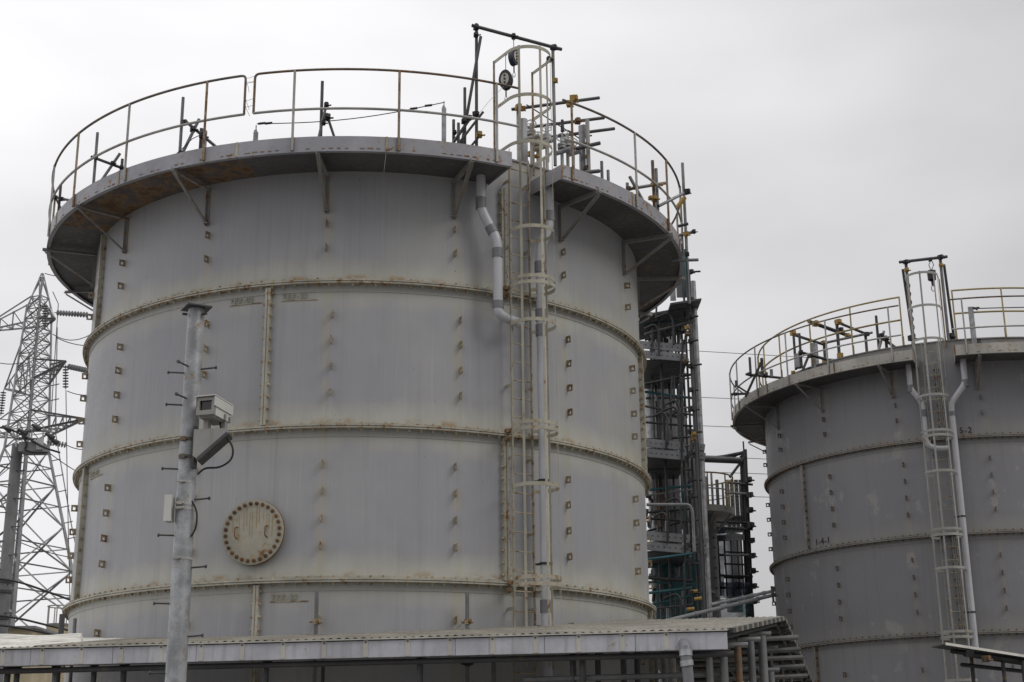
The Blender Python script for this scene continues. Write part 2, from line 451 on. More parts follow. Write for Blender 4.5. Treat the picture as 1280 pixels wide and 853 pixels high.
def tank(T, label, shell, trim, boltm, lugm, rimm, deckm, underm, zf, zdeck, zrim, joints, lug_az, lug_rows, br_az, gap, rusty, base):
    root = thing('storage_tank', label, 'tank', (T.x, T.y, base))
    root['_o'] = (T.x, T.y, 0)
    B = Vector((0, 0, -base))                     # child meshes are written with z from the ground
    def put(mb, name, mat, par=root, **k): return mb.build(name, mat, par, local=True, loc=(B if par is root else None), **k)
    levels = [base, zf[0]-2.7] + zf + [zrim]
    R = 6.0
    for c in range(5):                            # five bolted rings of four curved plates
        z0, z1 = levels[c], levels[c+1]
        for q in range(4):
            a0 = joints[c] + 90*q
            mb = MB(); n, k = 40, 3
            vs_ = []
            for i in range(n+1):
                a = rad(a0 + 90*i/n)
                for j in range(k+1): vs_.append((R*math.sin(a), -R*math.cos(a), z0 + (z1-z0)*j/k))
            mb.add(vs_, [(i*(k+1)+j, (i+1)*(k+1)+j, (i+1)*(k+1)+j+1, i*(k+1)+j+1) for i in range(n) for j in range(k)])
            put(mb, 'shell_plate', shell, angle=60)
            # vertical joint: two standing flanges bolted together
            zt0, zt1 = z0+0.06, (z1-0.06 if c < 4 else zdeck-0.01)
            jm = MB()
            for s in (-1, 1):
                am = a0 + s*0.26
                M = Matrix.Rotation(rad(am), 3, 'Z')
                jm.box(M @ Vector((0, -(R+0.045), (zt0+zt1)/2)), (0.045, 0.11, zt1-zt0), M)
            jo = put(jm, 'vertical_flange', trim, smooth=False)
            bm_ = MB(); nb = int((zt1-zt0)/0.2); M = Matrix.Rotation(rad(a0), 3, 'Z')
            for i in range(nb):
                z = zt0 + 0.1 + (zt1-zt0-0.2)*i/(nb-1)
                c0 = M @ Vector((-0.09, -(R+0.055), z)); d = M @ Vector((1, 0, 0))
                bm_.disc(c0, d, 0.018, 0.018, 0.18, 6)
                bm_.disc(c0 + d*0.012, d, 0.03, 0.03, 0.03, 6); bm_.disc(c0 + d*0.138, d, 0.03, 0.03, 0.03, 6)
            stuff(put(bm_, 'flange_bolts', boltm, jo))
    for z in [levels[1]] + zf:                    # ring flanges
        rf = put(MB().sector(R-0.02, R+0.135, z-0.034, z-0.004, 0, 360, 160).sector(R-0.02, R+0.145, z+0.004, z+0.034, 0, 360, 160)
                 .sector(R-0.01, R+0.014, z+0.034, z+0.085, 0, 360, 160), 'ring_flange', trim)
        put(MB().sector(R-0.01, R+0.012, z-0.17, z-0.034, 0, 360, 160), 'lap_strip', shell)
        bm_ = MB()
        for i in range(180):
            a = rad(i*2 + 0.7); c0 = Vector(((R+0.085)*math.sin(a), -(R+0.085)*math.cos(a), z-0.085))
            bm_.disc(c0, (0,0,1), 0.017, 0.017, 0.165, 6)
            bm_.disc(c0 + Vector((0,0,0.024)), (0,0,1), 0.029, 0.029, 0.028, 6); bm_.disc(c0 + Vector((0,0,0.118)), (0,0,1), 0.029, 0.029, 0.026, 6)
        stuff(put(bm_, 'ring_bolts', boltm, rf))
    # lifting eyes
    proto = None
    for c in range(2, 6):
        for az in lug_az[c-2]:
            for z in lug_rows[c-2]:
                loc = Vector((R*math.sin(rad(az)), -R*math.cos(rad(az)), z)) + B
                if proto is None:
                    proto = lug_mesh().build('lifting_eye', lugm, root, local=True, loc=loc, rotz=rad(az), smooth=False)
                else: inst(proto, root, loc, rot=(random.uniform(-.07, .07), random.uniform(-.06, .06), rad(az) + random.uniform(-.09, .09)))
    # roof plate
    put(MB().sector(0.001, R-0.03, zrim-0.12, zrim-0.10, 0, 360, 90), 'roof_plate', underm)
    put(MB().sector(R-0.05, R+0.03, zrim-0.004, zrim+0.03, 0, 360, 160), 'rim_angle', rimm)
    # walkway: bottom plates, kerb channel, end plates
    Rd = 7.03; g0, g1 = gap
    edges = [g1] + [a for a in [br + 11.25 + 22.5*k for br in [br_az[0]] for k in range(-16, 32)] if g1+3 < a < g0+360-3] + [g0+360]
    for i in range(len(edges)-1):
        a0, a1 = edges[i], edges[i+1]; am = (a0+a1)/2
        rusty_here = any(abs(((am - r + 180) % 360) - 180) < 11 for r in rusty)
        put(MB().sector(R-0.004, Rd-0.012, zdeck+0.055, zdeck+0.067, a0+0.03, a1-0.03), 'walkway_plate', 'deck_under_rusty' if rusty_here else underm)
        kp = put(MB().sector(Rd-0.008, Rd, zdeck+0.008, zdeck+0.30, a0+0.02, a1-0.02), 'kerb_plate', deckm)
        put(MB().sector(Rd-0.07, Rd+0.012, zdeck, zdeck+0.012, a0+0.05, a1-0.05), 'kerb_lip', deckm, kp)
        # stitch-weld rust marks
        wm = MB(); n = int((a1-a0)/1.15)
        for j in range(n):
            if random.random() < 0.55:
                a = a0 + (j+0.5)*1.15; l = random.uniform(0.35, 0.9)/2
                wm.sector(Rd-0.002, Rd+0.006, zdeck+0.055, zdeck+0.055+random.uniform(0.008, 0.022), a-l, a+l, 2)
        if wm.v: stuff(put(wm, 'weld_marks', 'bolt_rust', kp))
        if abs(a1-a0) > 4:
            put(MB().sector(Rd-0.002, Rd+0.014, zdeck+0.02, zdeck+0.3, a0-0.12, a0+0.16, 2), 'joint_plate', boltm, kp)
    for a in (g0, g1):
        M = Matrix.Rotation(rad(a), 3, 'Z')
        s = -1 if a == g0 else 1
        put(MB().box(M @ Vector((s*0.006, -(R+Rd)/2-0.01, zdeck+0.155)), (0.012, Rd-R-0.03, 0.29), M), 'end_plate', deckm, smooth=False)
    # brackets
    proto = None
    for az in br_az:
        if g0-4 < az < g1+4: continue
        if proto is None:
            mb = MB()
            mb.angle((-0.035, 0.0, zdeck-0.075), (-0.035, -(Rd-R)-0.09, zdeck-0.075), 0.07, 0.009, (1,0,0), (0,0,1))
            mb.angle((0.028, -(Rd-R)-0.06, zdeck-0.075), (0.028, -0.06, zdeck-0.72), 0.07, 0.009, (-1,0,0), (0,0.5,-1))
            mb.angle((-0.035, -0.004, zdeck-0.08), (-0.035, -0.004, zdeck-0.78), 0.065, 0.009, (1,0,0), (0,-1,0))
            mb.box((0, -0.05, zdeck-0.74), (0.10, 0.08, 0.02))
            proto = mb.build('bracket', 'bracket_grey', root, local=True, loc=Vector((R*math.sin(rad(az)), -R*math.cos(rad(az)), 0)) + B, rotz=rad(az), smooth=False)
        else: inst(proto, root, Vector((R*math.sin(rad(az)), -R*math.cos(rad(az)), 0)) + B, rad(az))
    return root, put

def wrap_text(put, name, s, size, depth, az, z, mat, R=6.0):
    vs_, fs = text_mesh(s, size, depth)
    out = []
    for v in vs_:
        a = rad(az) + v.x/R; r = R + 0.016 + depth + v.z
        out.append((r*math.sin(a), -r*math.cos(a), z + v.y))
    put(MB().add(out, fs), name, mat, smooth=False)

lr = lambda z, n=4, s=0.48: [z - s*i for i in range(n)]
LA1 = [-93.5, -71, -47.7, -24.7, -1.6, 20.8, 43.8, 68.0, 91]
tank1, put1 = tank(T1, 'large pale grey bolted steel tank with round hatch and rust streaks in the foreground', 'pale_shell', 'pale_trim', 'bolt_cream', 'lug_pale', 'deck_grey', 'deck_grey', 'deck_under',
    [5.58, 8.28, 10.98], 13.13, 13.78, [-60, -12, -60, -12, -60],
    [LA1[1:], LA1, [a+0.9 for a in LA1], [-70, -48.3, -24.7, -2.1, 20.7, 43.9, 67.5]],
    [lr(4.92, 2), lr(7.62), lr(10.37), [12.14, 11.66]],
    [-93.5, -70.7, -48.2, -25.2, -2.2, 20.5, 43.6, 67.1, 90, 112, 135, -116, -138], (27.2, 36.2), (-47, -25), 0.10)
LA2 = [-100, -78, -54.2, -31.5, -9.1, 13.4, 36]
tank2, put2 = tank(T2, 'darker grey bolted steel tank with flaking paint at the right, farther back', 'grey_shell', 'grey_trim', 'rust_dark', 'lug_grey', 'grey_trim', 'kerb_cream', 'deck_under',
    [5.87, 8.57, 11.27], 13.40, 14.12, [-20.4, -65.4, -20.4, -65.4, -20.4],
    [LA2, LA2, LA2, [-99, -77, -55, -32.3, -9.8, 12.7]],
    [lr(4.95, 2), lr(7.95), lr(10.65), [12.40, 11.95]],
    [-100.3, -77.7, -55.2, -32.6, -10.3, 12.5, 35, 57.5, 80, -122], (-25.0, -15.6), (), 0.385)

# lettering
wrap_text(put1, 'raised_lettering', 'TKK-02', 0.135, 0.006, -19.6, 10.70, 'emboss_pale')
wrap_text(put1, 'raised_lettering', 'TKK-23', 0.135, 0.006, -9.7, 10.70, 'emboss_pale')
wrap_text(put1, 'raised_lettering', 'TKK-23', 0.135, 0.006, -9.7, 5.27, 'emboss_pale')
wrap_text(put1, 'raised_lettering', 'TKK-02', 0.135, 0.006, -57.6, 7.98, 'emboss_pale')
for a, z in ((-19.7, 10.665), (-9.8, 10.665), (-9.8, 5.235), (-57.7, 7.945)):
    put1(MB().sector(6.002, 6.012, z, z+0.014, a, a+6.4, 6), 'lettering_underline', 'bolt_cream')
wrap_text(put2, 'stencil_lettering', '1-4-1', 0.27, 0.002, -62.4, 8.73, 'stencil_black')
wrap_text(put2, 'stencil_lettering', '5-2', 0.24, 0.002, -16.2, 11.40, 'stencil_black')

# round hatch
def hatch():
    az, zc, r = -12.9, 6.44, 0.575
    M = Matrix.Rotation(rad(az), 4, 'Z')
    def L(x, y, z): return M @ Vector((x, y, z))
    y0 = -5.97
    nk = MB().tube([L(0, y0+0.15, zc), L(0, y0-0.09, zc)], 0.52, 48)
    root = put1(nk, 'hatch_neck', 'pale_trim')
    put1(MB().tube([L(0, y0-0.09, zc), L(0, y0-0.12, zc)], r, 64), 'hatch_flange', 'rust_dark', root)
    put1(MB().tube([L(0, y0-0.124, zc), L(0, y0-0.152, zc)], r-0.006, 64), 'hatch_cover', 'hatch_paint', root)
    bm_ = MB()
    for i in range(28):
        a = 2*math.pi*i/28 + 0.1; x, z = 0.50*math.cos(a), 0.50*math.sin(a)
        bm_.disc(L(x, y0-0.150, zc+z), L(0, -1, 0), 0.036, 0.034, 0.03, 6); bm_.disc(L(x, y0-0.178, zc+z), L(0, -1, 0), 0.017, 0.015, 0.03, 6)
    stuff(put1(bm_, 'hatch_bolts', 'rust_dark', root))
    for x in (-0.31, 0.25):
        put1(MB().tube(fillet([L(x+0.04, y0-0.14, zc+0.10), L(x, y0-0.20, zc+0.09), L(x, y0-0.20, zc-0.08), L(x+0.04, y0-0.14, zc-0.11)], 0.04), 0.011, 8), 'hatch_handle', 'rust_dark', root)
    st = MB(); rs = random.Random(3)
    for i in range(13):
        x = -0.36 + 0.06*i + rs.uniform(-.02, .02); zt = math.sqrt(max(0.0, 0.46**2 - x*x))*rs.uniform(0.75, 1); l = rs.uniform(0.08, 0.5)
        st.box(L(x, y0-0.1535, zc+zt-l/2), (rs.uniform(0.006, 0.014), 0.001, l), M.to_3x3())
    stuff(put1(st, 'rust_runs', 'stain_ochre', root))
hatch()

# ------------------------------------------------------------------ caged ladders
def caged_ladder(T, az, label, zbot, ztop_deck, hoops_low, hoops_up, mat, right_gap):
    c = pol(T, az, 6.2, 0.0)
    root = thing('caged_ladder', label, 'ladder', (c.x, c.y, zbot), rotz=rad(az))
    B = Vector((0, 0, -zbot))
    def put(mb, name, m=mat, par=root, **k): return mb.build(name, m, par, local=True, loc=(B if par is root else None), **k)
    for s in (-1, 1):
        put(MB().box((s*0.215, 0, (zbot+ztop_deck)/2), (0.014, 0.065, ztop_deck-zbot)), 'stile', smooth=False)
    z = zbot + 0.25; pr = None
    while z < ztop_deck - 0.05:
        if pr is None: pr = MB().tube([(-0.21, 0, 0), (0.21, 0, 0)], 0.0115, 6).build('rung', 'bolt_cream', root, local=True, loc=Vector((0, 0, z)) + B)
        else: inst(pr, root, Vector((0, 0, z)) + B)
        z += 0.35
    z = zbot + 0.8; pr = None
    while z < ztop_deck - 0.3:
        for sx in (-0.225, 0.225):
            if pr is None: pr = MB().bar((0, 0.2, 0), (0, -0.03, 0), 0.012, 0.06).build('wall_stay', mat, root, local=True, loc=Vector((sx, 0, z)) + B, smooth=False)
            else: inst(pr, root, Vector((sx, 0, z)) + B)
        z += 1.35
    def hoop_pts(up):
        if not up:
            r, cy = 0.42, -0.42
            return [(r*math.sin(rad(p)), cy - r*math.cos(rad(p))) for p in range(-150, 151, 10)]
        w = 0.45; cy = -0.36
        arc = [(w*math.sin(rad(p)), cy - w*math.cos(rad(p))) for p in range(-90, 91, 9)]
        return [(-w, 0.15)] + arc + [(w, 0.15)]
    def hoop(z, up):
        pts = hoop_pts(up); mb = MB(); h = 0.034; t = 0.005; vs_ = []; n = len(pts)
        for i, (x, y) in enumerate(pts):
            d = Vector((pts[min(i+1, n-1)][0]-pts[max(i-1, 0)][0], pts[min(i+1, n-1)][1]-pts[max(i-1, 0)][1])).normalized()
            nx, ny = d.y, -d.x
            for o, zz_ in ((-t, -h), (t, -h), (t, h), (-t, h)): vs_.append((x+nx*o, y+ny*o, zz_))
        fs = [(i*4+j, (i+1)*4+j, (i+1)*4+(j+1) % 4, i*4+(j+1) % 4) for i in range(n-1) for j in range(4)] + [(3,2,1,0), tuple((n-1)*4+j for j in range(4))]
        mb.add(vs_, fs)
        return mb
    pl = pu = None
    for z in hoops_low:
        if pl is None: pl = hoop(0, False).build('cage_hoop', mat, root, local=True, loc=Vector((0, 0, z)) + B)
        else: inst(pl, root, Vector((0, 0, z)) + B)
    for z in hoops_up:
        if pu is None: pu = hoop(0, True).build('top_hoop', mat, root, local=True, loc=Vector((0, 0, z)) + B)
        else: inst(pu, root, Vector((0, 0, z)) + B)
    for p in (-115, -62, -6, 50, 108):
        x, y = 0.411*math.sin(rad(p)), -0.42 - 0.411*math.cos(rad(p))
        M = Matrix.Rotation(rad(p), 3, 'Z')
        seg = [hoops_low[-1]-0.03] + [h for h in hoops_low if any(0 < abs(h-k) < 0.2 for k in hoops_low)] + [hoops_up[-1]]
        seg = sorted(set(seg))
        z0 = hoops_low[-1] - 1.4
        cuts = [z0] + [s for s in seg if s > z0+0.5]
        # one strap per cage section
        keep = [cuts[0]]
        for s in cuts[1:]:
            if s - keep[-1] > 0.5: keep.append(s)
        for a, b in zip(keep[:-1], keep[1:]):
            put(MB().box((x, y, (a+b)/2), (0.048, 0.007, b-a-0.01), M), 'cage_strap', smooth=False)
    for p in (-55, 0, 55, 88):
        x, y = 0.443*math.sin(rad(p)), -0.36 - 0.443*math.cos(rad(p)); M = Matrix.Rotation(rad(p), 3, 'Z')
        put(MB().box((x, y, (hoops_up[-1]-0.1+hoops_up[0])/2), (0.05, 0.007, hoops_up[0]-hoops_up[-1]+0.2), M), 'cage_strap', smooth=False)
    for s in (-1, 1):
        put(MB().tube([(s*0.45, 0.155, ztop_deck-0.2), (s*0.45, 0.155, hoops_up[0]+0.03)], 0.022, 8), 'grab_post', 'rail_rusty')
    # bolted splice blocks at the ring joints
    for h in [h for i, h in enumerate(hoops_low[:-1]) if abs(h - hoops_low[i+1]) < 0.2]:
        put(MB().box((-0.27, 0.06, h-0.02), (0.09, 0.10, 0.07)).box((-0.29, 0.08, h-0.16), (0.07, 0.10, 0.09)).disc((-0.29, 0.03, h-0.16), (0,-1,0), 0.03, 0.03, 0.05), 'splice_block', 'bolt_rust', smooth=False)
    return root
caged_ladder(T1, 32.6, 'caged access ladder with cream hoops on the large pale tank', 0.3, 13.75,
             [12.07, 11.10, 10.98, 10.26, 8.36, 8.25, 7.24, 5.62, 5.50], [15.76, 14.75, 13.78], 'cream_trim', 0)
caged_ladder(T2, -21.6, 'caged access ladder on the darker tank at the right', 0.6, 14.1,
             [12.35, 11.34, 11.20, 10.2, 8.60, 8.45, 7.55, 5.86, 5.72, 4.6], [15.95, 14.97, 13.99], 'cage_grey', 0)

# ------------------------------------------------------------------ drain pipes
def drain(label, pts, r, collars, straps=()):
    pts = [Vector(p) for p in pts]
    root = thing('drain_pipe', label, 'pipe', (pts[-1].x, pts[-1].y, min(p.z for p in pts)))
    MB().tube(fillet(pts, 0.16, 6), r, 14).build('pipe', 'pvc_grey', root)
    for p, d, l in collars:
        d = Vector(d).normalized(); p = Vector(p)
        MB().tube([p - d*l/2, p + d*l/2], r*1.14, 14).build('coupling', 'pvc_dark', root)
    for p in straps:
        p = Vector(p)
        MB().tube([p + Vector((0,0,-0.02)), p + Vector((0,0,0.02))], r*1.2, 12).box(p + Vector((-r*1.6, 0.05, 0)), (0.12, 0.03, 0.035)).build('pipe_clip', 'black_iron', root)
    return root
pa = [P(601, 218, 24.9), P(602, 262, 24.9), P(622, 301, 24.9), P(622, 384, 24.9)]
pa[1].x = pa[0].x; pa[3].x = pa[2].x
tail = Vector((pa[3].x + 0.42, 25.25, pa[3].z-0.22))
pa[3].z -= 0.12
drain('grey plastic drain pipe with a double bend left of the ladder', pa + [pa[3] + Vector((0.12, 0.08, -0.06)), tail], 0.092,
      [(pa[1] + Vector((0,0,0.12)), (0,0,1), 0.22), (pa[1]*0.35 + pa[2]*0.65, pa[2]-pa[1], 0.16), (pa[2] + Vector((0,0,-0.25)), (0,0,1), 0.18), (pa[3] + Vector((0,0,0.16)), (0,0,1), 0.14)])
pb = [pol(T1, 37.6, 6.42, 13.2), pol(T1, 37.6, 6.42, 12.45), pol(T1, 36.1, 6.33, 11.95), pol(T1, 36.0, 6.33, 0.3)]
drain('long grey plastic drain pipe running down behind the ladder cage', pb, 0.095,
      [(pb[1] + Vector((0,0,0.15)), (0,0,1), 0.2)] + [(Vector((pb[3].x, pb[3].y, z)), (0,0,1), 0.22) for z in (11.55, 10.6, 10.3, 5.2)], [Vector((pb[3].x, pb[3].y, z)) for z in (7.45, 5.95)])
pc = [pol(T2, -27.2, 6.35, 13.45), pol(T2, -27.2, 6.35, 12.75), pol(T2, -24.6, 6.3, 12.3), pol(T2, -24.6, 6.3, 11.1)]
drain('short bent drain pipe left of the right tank ladder', pc + [pc[3] + Vector((0.25, -0.1, -0.15)), pc[3] + Vector((0.55, -0.2, -0.15))], 0.078, [(pc[1], (0,0,1), 0.2), (pc[2] + Vector((0,0,-.3)), (0,0,1), 0.2)])
pd = [pol(T2, -13.6, 6.35, 13.45), pol(T2, -13.6, 6.35, 12.75), pol(T2, -17.6, 6.35, 12.2), pol(T2, -17.7, 6.35, 5.2)]
drain('long pale drain pipe right of the right tank ladder', pd, 0.085, [(pd[1], (0,0,1), 0.2), (pd[2] + Vector((0,0,-.3)), (0,0,1), 0.12)], [Vector((pd[3].x, pd[3].y, z)) for z in (9.0, 6.4)])

# ------------------------------------------------------------------ guard rails
def arc(T, R, z, a0, a1, step=2.0):
    n = max(2, int(abs(a1-a0)/step)); return [pol(T, a0 + (a1-a0)*i/n, R, z) for i in range(n+1)]
def guard(T, label, a0, a1, posts, R, zb, zm, zt, top_m, mid_m, post_m, close0=False, close1=False, group=None, rt=0.024):
    c = pol(T, (a0+a1)/2, R, zb); root = thing('guard_rail', label, 'railing', tuple(c), group)
    top = arc(T, R, zt, a0, a1); mid = arc(T, R, zm, a0, a1)
    pts = top
    if close0: pts = [mid[0]] + pts
    if close1: pts = pts + [mid[-1]]
    MB().tube(fillet(pts, 0.09, 4) if (close0 or close1) else pts, rt, 8).build('top_rail', top_m, root)
    MB().tube(mid, rt*1.05, 8).build('mid_rail', mid_m, root)
    for i, a in enumerate(posts):
        pm = post_m if not isinstance(post_m, (list, tuple)) else post_m[i % len(post_m)]
        p = pol(T, a, R+0.012, zb); q = pol(T, a, R+0.012, zt)
        po = MB().tube([p, q], 0.024, 8).build('post', pm, root)
        f_ = pol(T, a, R-0.005, zb+0.14)
        MB().bar(f_ - Vector((0,0,.13)), f_ + Vector((0,0,.13)), 0.06, 0.02, up=(math.sin(rad(a)), -math.cos(rad(a)), 0)).build('foot', 'bolt_rust', po, smooth=False)
    return root
guard(T1, 'rusty guard rail round the left rim of the pale tank', -135, -13.8, [-125, -110, -95, -80.5, -65.7, -50.6, -35.6, -20.2], 7.045, 13.16, 13.97, 14.76, 'rail_dark', 'rail_pale', ['rail_pale', 'rail_rusty'], close1=True)
guard(T1, 'guard rail section at the front rim, between wired gap and ladder', -12.3, 28.3, [-6.1, 9.5, 24.6], 7.045, 13.16, 13.97, 14.76, 'rail_dark', 'rail_pale', ['rail_pale', 'rail_rusty'], close0=True)
guard(T1, 'guard rail round the right rim of the pale tank beyond the ladder', 36.6, 135, [38.3, 53.9, 66.5, 79, 93, 108, 123], 7.045, 13.16, 13.97, 14.78, 'rail_dark', 'rail_pale', ['rail_rusty', 'rail_pale'])
for i in range(5):
    z = (14.70, 14.62, 14.6, 14.25, 14.12)[i]
    w = MB().tube([pol(T1, -13.9, 7.05, z), pol(T1, -13.0, 7.09, z-0.03), pol(T1, -12.2, 7.05, z+random.uniform(-.05,.05))], 0.004, 5)
    if i > 1: w.tube([pol(T1, -13.6, 7.06, z), pol(T1, -13.2, 7.08, z-0.1), pol(T1, -13.3 + i*.15, 7.09, z-0.22)], 0.004, 5)
    tag(w.build('tie_wire', 'rust_dark'), ['topmost thin wire', 'second thin wire', 'third thin wire with a drooping tail', 'fourth thin wire with a drooping tail', 'lowest thin wire'][i] + ' tying the gap in the front guard rail', 'wire', 'wires tying the rail gap')
guard(T2, 'pale outer guard rail on the left rim of the right tank', -150, -27.0, [-140, -125, -110, -96.5, -84, -71, -58, -45.5, -29.5], 7.045, 13.43, 14.16, 15.04, 'rail_dark', 'rail_pale', 'rail_pale')
guard(T2, 'pale outer guard rail on the rim right of the right tank ladder', -15.6, 60, [-13.0, 4, 20, 36, 52], 7.045, 13.43, 14.16, 15.03, 'rail_dark', 'rail_pale', 'rail_pale')
guard(T2, 'yellowish inner guard rail left of the right tank ladder', -118, -28.3, [-112, -98, -85, -72.3, -57.3, -42.9, -28.4], 6.08, 14.13, 14.90, 15.6, 'rail_yellow', 'rail_yellow', 'rail_yellow', rt=0.027)
guard(T2, 'yellowish inner guard rail right of the right tank ladder', -14.6, 62, [-14.4, -1.5, 12, 26, 40, 54], 6.08, 14.13, 14.90, 15.6, 'rail_yellow', 'rail_yellow', 'rail_yellow', rt=0.027)

# ------------------------------------------------------------------ scaffold odds and ends on the tank tops
def rig(name, label, cat, tubes, clamps=(), group=None, base=None):
    """tubes: (a, b, radius, material); clamps: (point, material, size)"""
    low = min((min(Vector(t[0]), Vector(t[1]), key=lambda p: p.z) for t in tubes), key=lambda p: p.z)
    root = thing(name, label, cat, tuple(base or low), group)
    for a, b, r, mt in tubes: MB().tube([a, b], r, 10, hollow=r > 0.02).build('tube', mt, root)
    for p, mt, s in clamps: clamp_mesh(MB(), p, s).build('clamp', mt, root, smooth=False)
    return root
DZ = 13.2
def vt(u, v, y, z=DZ):
    q = P(u, v, y); return (q, Vector((q.x, q.y, z)))
G = 'galvanised_tube'
# far left pair
y = 27.0
a, b = vt(122, 166, y); l = P(114, 196, y-.05); r = P(157, 212, y-.05); d0 = P(150, 192, y-.1); d1 = P(120, 236, y-.1)
rig('scaffold_prop', 'braced scaffold stub standing second from the left on the pale tank rim', 'scaffold', [(a, b, 0.03, G), (l, r, 0.03, 'dark_tube'), (d0, d1, 0.03, G), (P(153,199,y+.1), Vector((P(153,199,y+.1).x, y+.1, DZ)), .03, 'dark_tube')],
    [(P(119,196,y-.08), 'black_iron', .09), (P(141,205,y-.1), 'black_iron', .1), (P(152,210,y-.1), 'black_iron', .1)])
y = 29.4
rig('scaffold_prop', 'leftmost short scaffold stub at the left edge of the pale tank rim', 'scaffold', [(P(66,246,y), P(93,252,y), .03, G), (*vt(76,232,y+.1), .03, 'dark_tube')], [(P(69,247,y), 'black_iron', .09), (P(76,249,y), 'black_iron', .1)])
y = 24.95
a, b = vt(229, 122, y)
rig('scaffold_prop', 'tangle of braced scaffold tubes behind the left rail post', 'scaffold', [(a, b, .03, G), (P(231,151,y-.05), P(275,188,y-.05), .03, 'dark_tube'), (P(249,149,y-.1), P(226,196,y-.1), .03, G), (*vt(252,161,y+.05), .035, 'dark_tube'), (*vt(256,164,y+.12), .05, 'galvanised')],
    [(P(230,153,y-.1), 'black_iron', .1), (P(241,162,y-.1), 'black_iron', .12), (P(253,170,y-.08), 'black_iron', .13), (P(226,192,y-.1), 'black_iron', .1)])
tag(MB().tube([P(215,197,y-.1), P(228,186,y-.15), P(240,174,y-.2), P(248,170,y-.15), P(258,168,y-.1)], 0.008, 6).build('loose_cable', 'black_rubber'), 'thin black cable slung through the scaffold tangle on the left rim', 'cable')
y = 24.2
a, b = vt(403, 102, y)
rig('scaffold_prop', 'single upright scaffold stub with two braces on the front rim', 'scaffold', [(a, b, .03, 'dark_tube'), (P(408,131,y-.05), P(397,178,y-.05), .026, G), (P(408,142,y-.06), P(420,178,y-.06), .026, 'dark_tube')],
    [(P(408,132,y-.08), 'black_iron', .11), (P(409,147,y-.08), 'black_iron', .13), (P(404,154,y-.05), 'black_iron', .1)])
# lifeline
for u, v, w, lab in ((320, 163, 0.085, 'short anchor stanchion at the left end of the lifeline cable'), (555, 133, 0.085, 'tall anchor stanchion at the right end of the lifeline cable')):
    q = P(u, v, 24.35); s = thing('anchor_stanchion', lab, 'stanchion', (q.x, q.y, DZ))
    MB().bar((q.x, q.y, DZ), (q.x, q.y, q.z-.04), w, w*0.5, up=(0,-1,0)).build('flat_bar', 'galvanised', s, smooth=False)
    MB().bar((q.x-.006, q.y, q.z-.05), (q.x-.006, q.y, q.z), w*0.6, w*0.45, up=(0,-1,0)).build('bar_tip', 'galvanised', s, smooth=False)
    MB().tube([(q.x, q.y, q.z-.02), (q.x, q.y, q.z+.10)], 0.012, 6).build('pin', 'rail_pale', s)
e0, e1 = P(321, 155, 24.35), P(556, 128, 24.35)
pts = [e0.lerp(e1, t/14) - Vector((0, 0, 0.12*math.sin(math.pi*t/14))) for t in range(15)]
lc = thing('lifeline_cable', 'thin dark lifeline cable stretched between the two front stanchions', 'cable', tuple(e0))
MB().tube(pts, 0.009, 6).build('cable', 'black_iron', lc)
for t in (0.3, 0.8, 11.6, 12.7): MB().disc(e0.lerp(e1, t/14) - Vector((0.05,0,0.12*math.sin(math.pi*t/14))), e1-e0, .022, .022, .14, 6).build('turnbuckle', 'black_iron', lc)
# tubes left of the ladder head
y = 24.75
a, b = vt(581, 110, y)
rig('scaffold_prop', 'cluster of short scaffold stubs between the tall stanchion and ladder', 'scaffold', [(a, b, .03, 'dark_tube'), (*vt(567,150,y+.1), .03, 'dark_tube'), (*vt(573,154,y-.05), .03, G), (P(563,184,y-.1), P(589,146,y-.1), .03, 'dark_tube'), (P(573,180,y-.12), P(604,140,y-.12), .024, 'dark_tube')],
    [(P(580,152,y-.1), 'black_iron', .12), (P(586,148,y-.1), 'black_iron', .11), (P(568,166,y), 'black_iron', .09)])
# lifting frame over the ladder
y = 24.9
hp = P(595, 33, y); hr = P(702, 62, y+.75)
lf = rig('lifting_frame', 'tall dark scaffold post with a beam over the pale tank ladder', 'frame', [(P(595.5, 30, y), Vector((hp.x, hp.y, DZ)), .032, 'dark_tube'), (P(590, 32, y-.06), hr, .036, 'dark_tube'), (P(601, 46, y-.05), P(577, 182, y-.05), .03, 'dark_tube'),
     (P(691, 62, y+.72), Vector((P(691, 62, y+.72).x, y+.72, 13.7)), .034, G)],
    [(P(595, 35, y-.03), 'black_iron', .12), (P(595, 44, y-.05), 'black_iron', .11), (P(691, 60, y+.7), 'black_iron', .13), (P(642, 46, y+.3), 'black_iron', .11), (P(594, 143, y-.05), 'black_iron', .12), (P(599, 169, y-.05), 'yellow_clamp', .13), (P(686, 75, y+.7), 'black_iron', .12), (P(693, 101, y+.7), 'yellow_clamp', .11)])
MB().tube([P(598,172,y-.05), P(588,184,y-.05)], .024, 8).build('tube', 'dark_tube', lf)
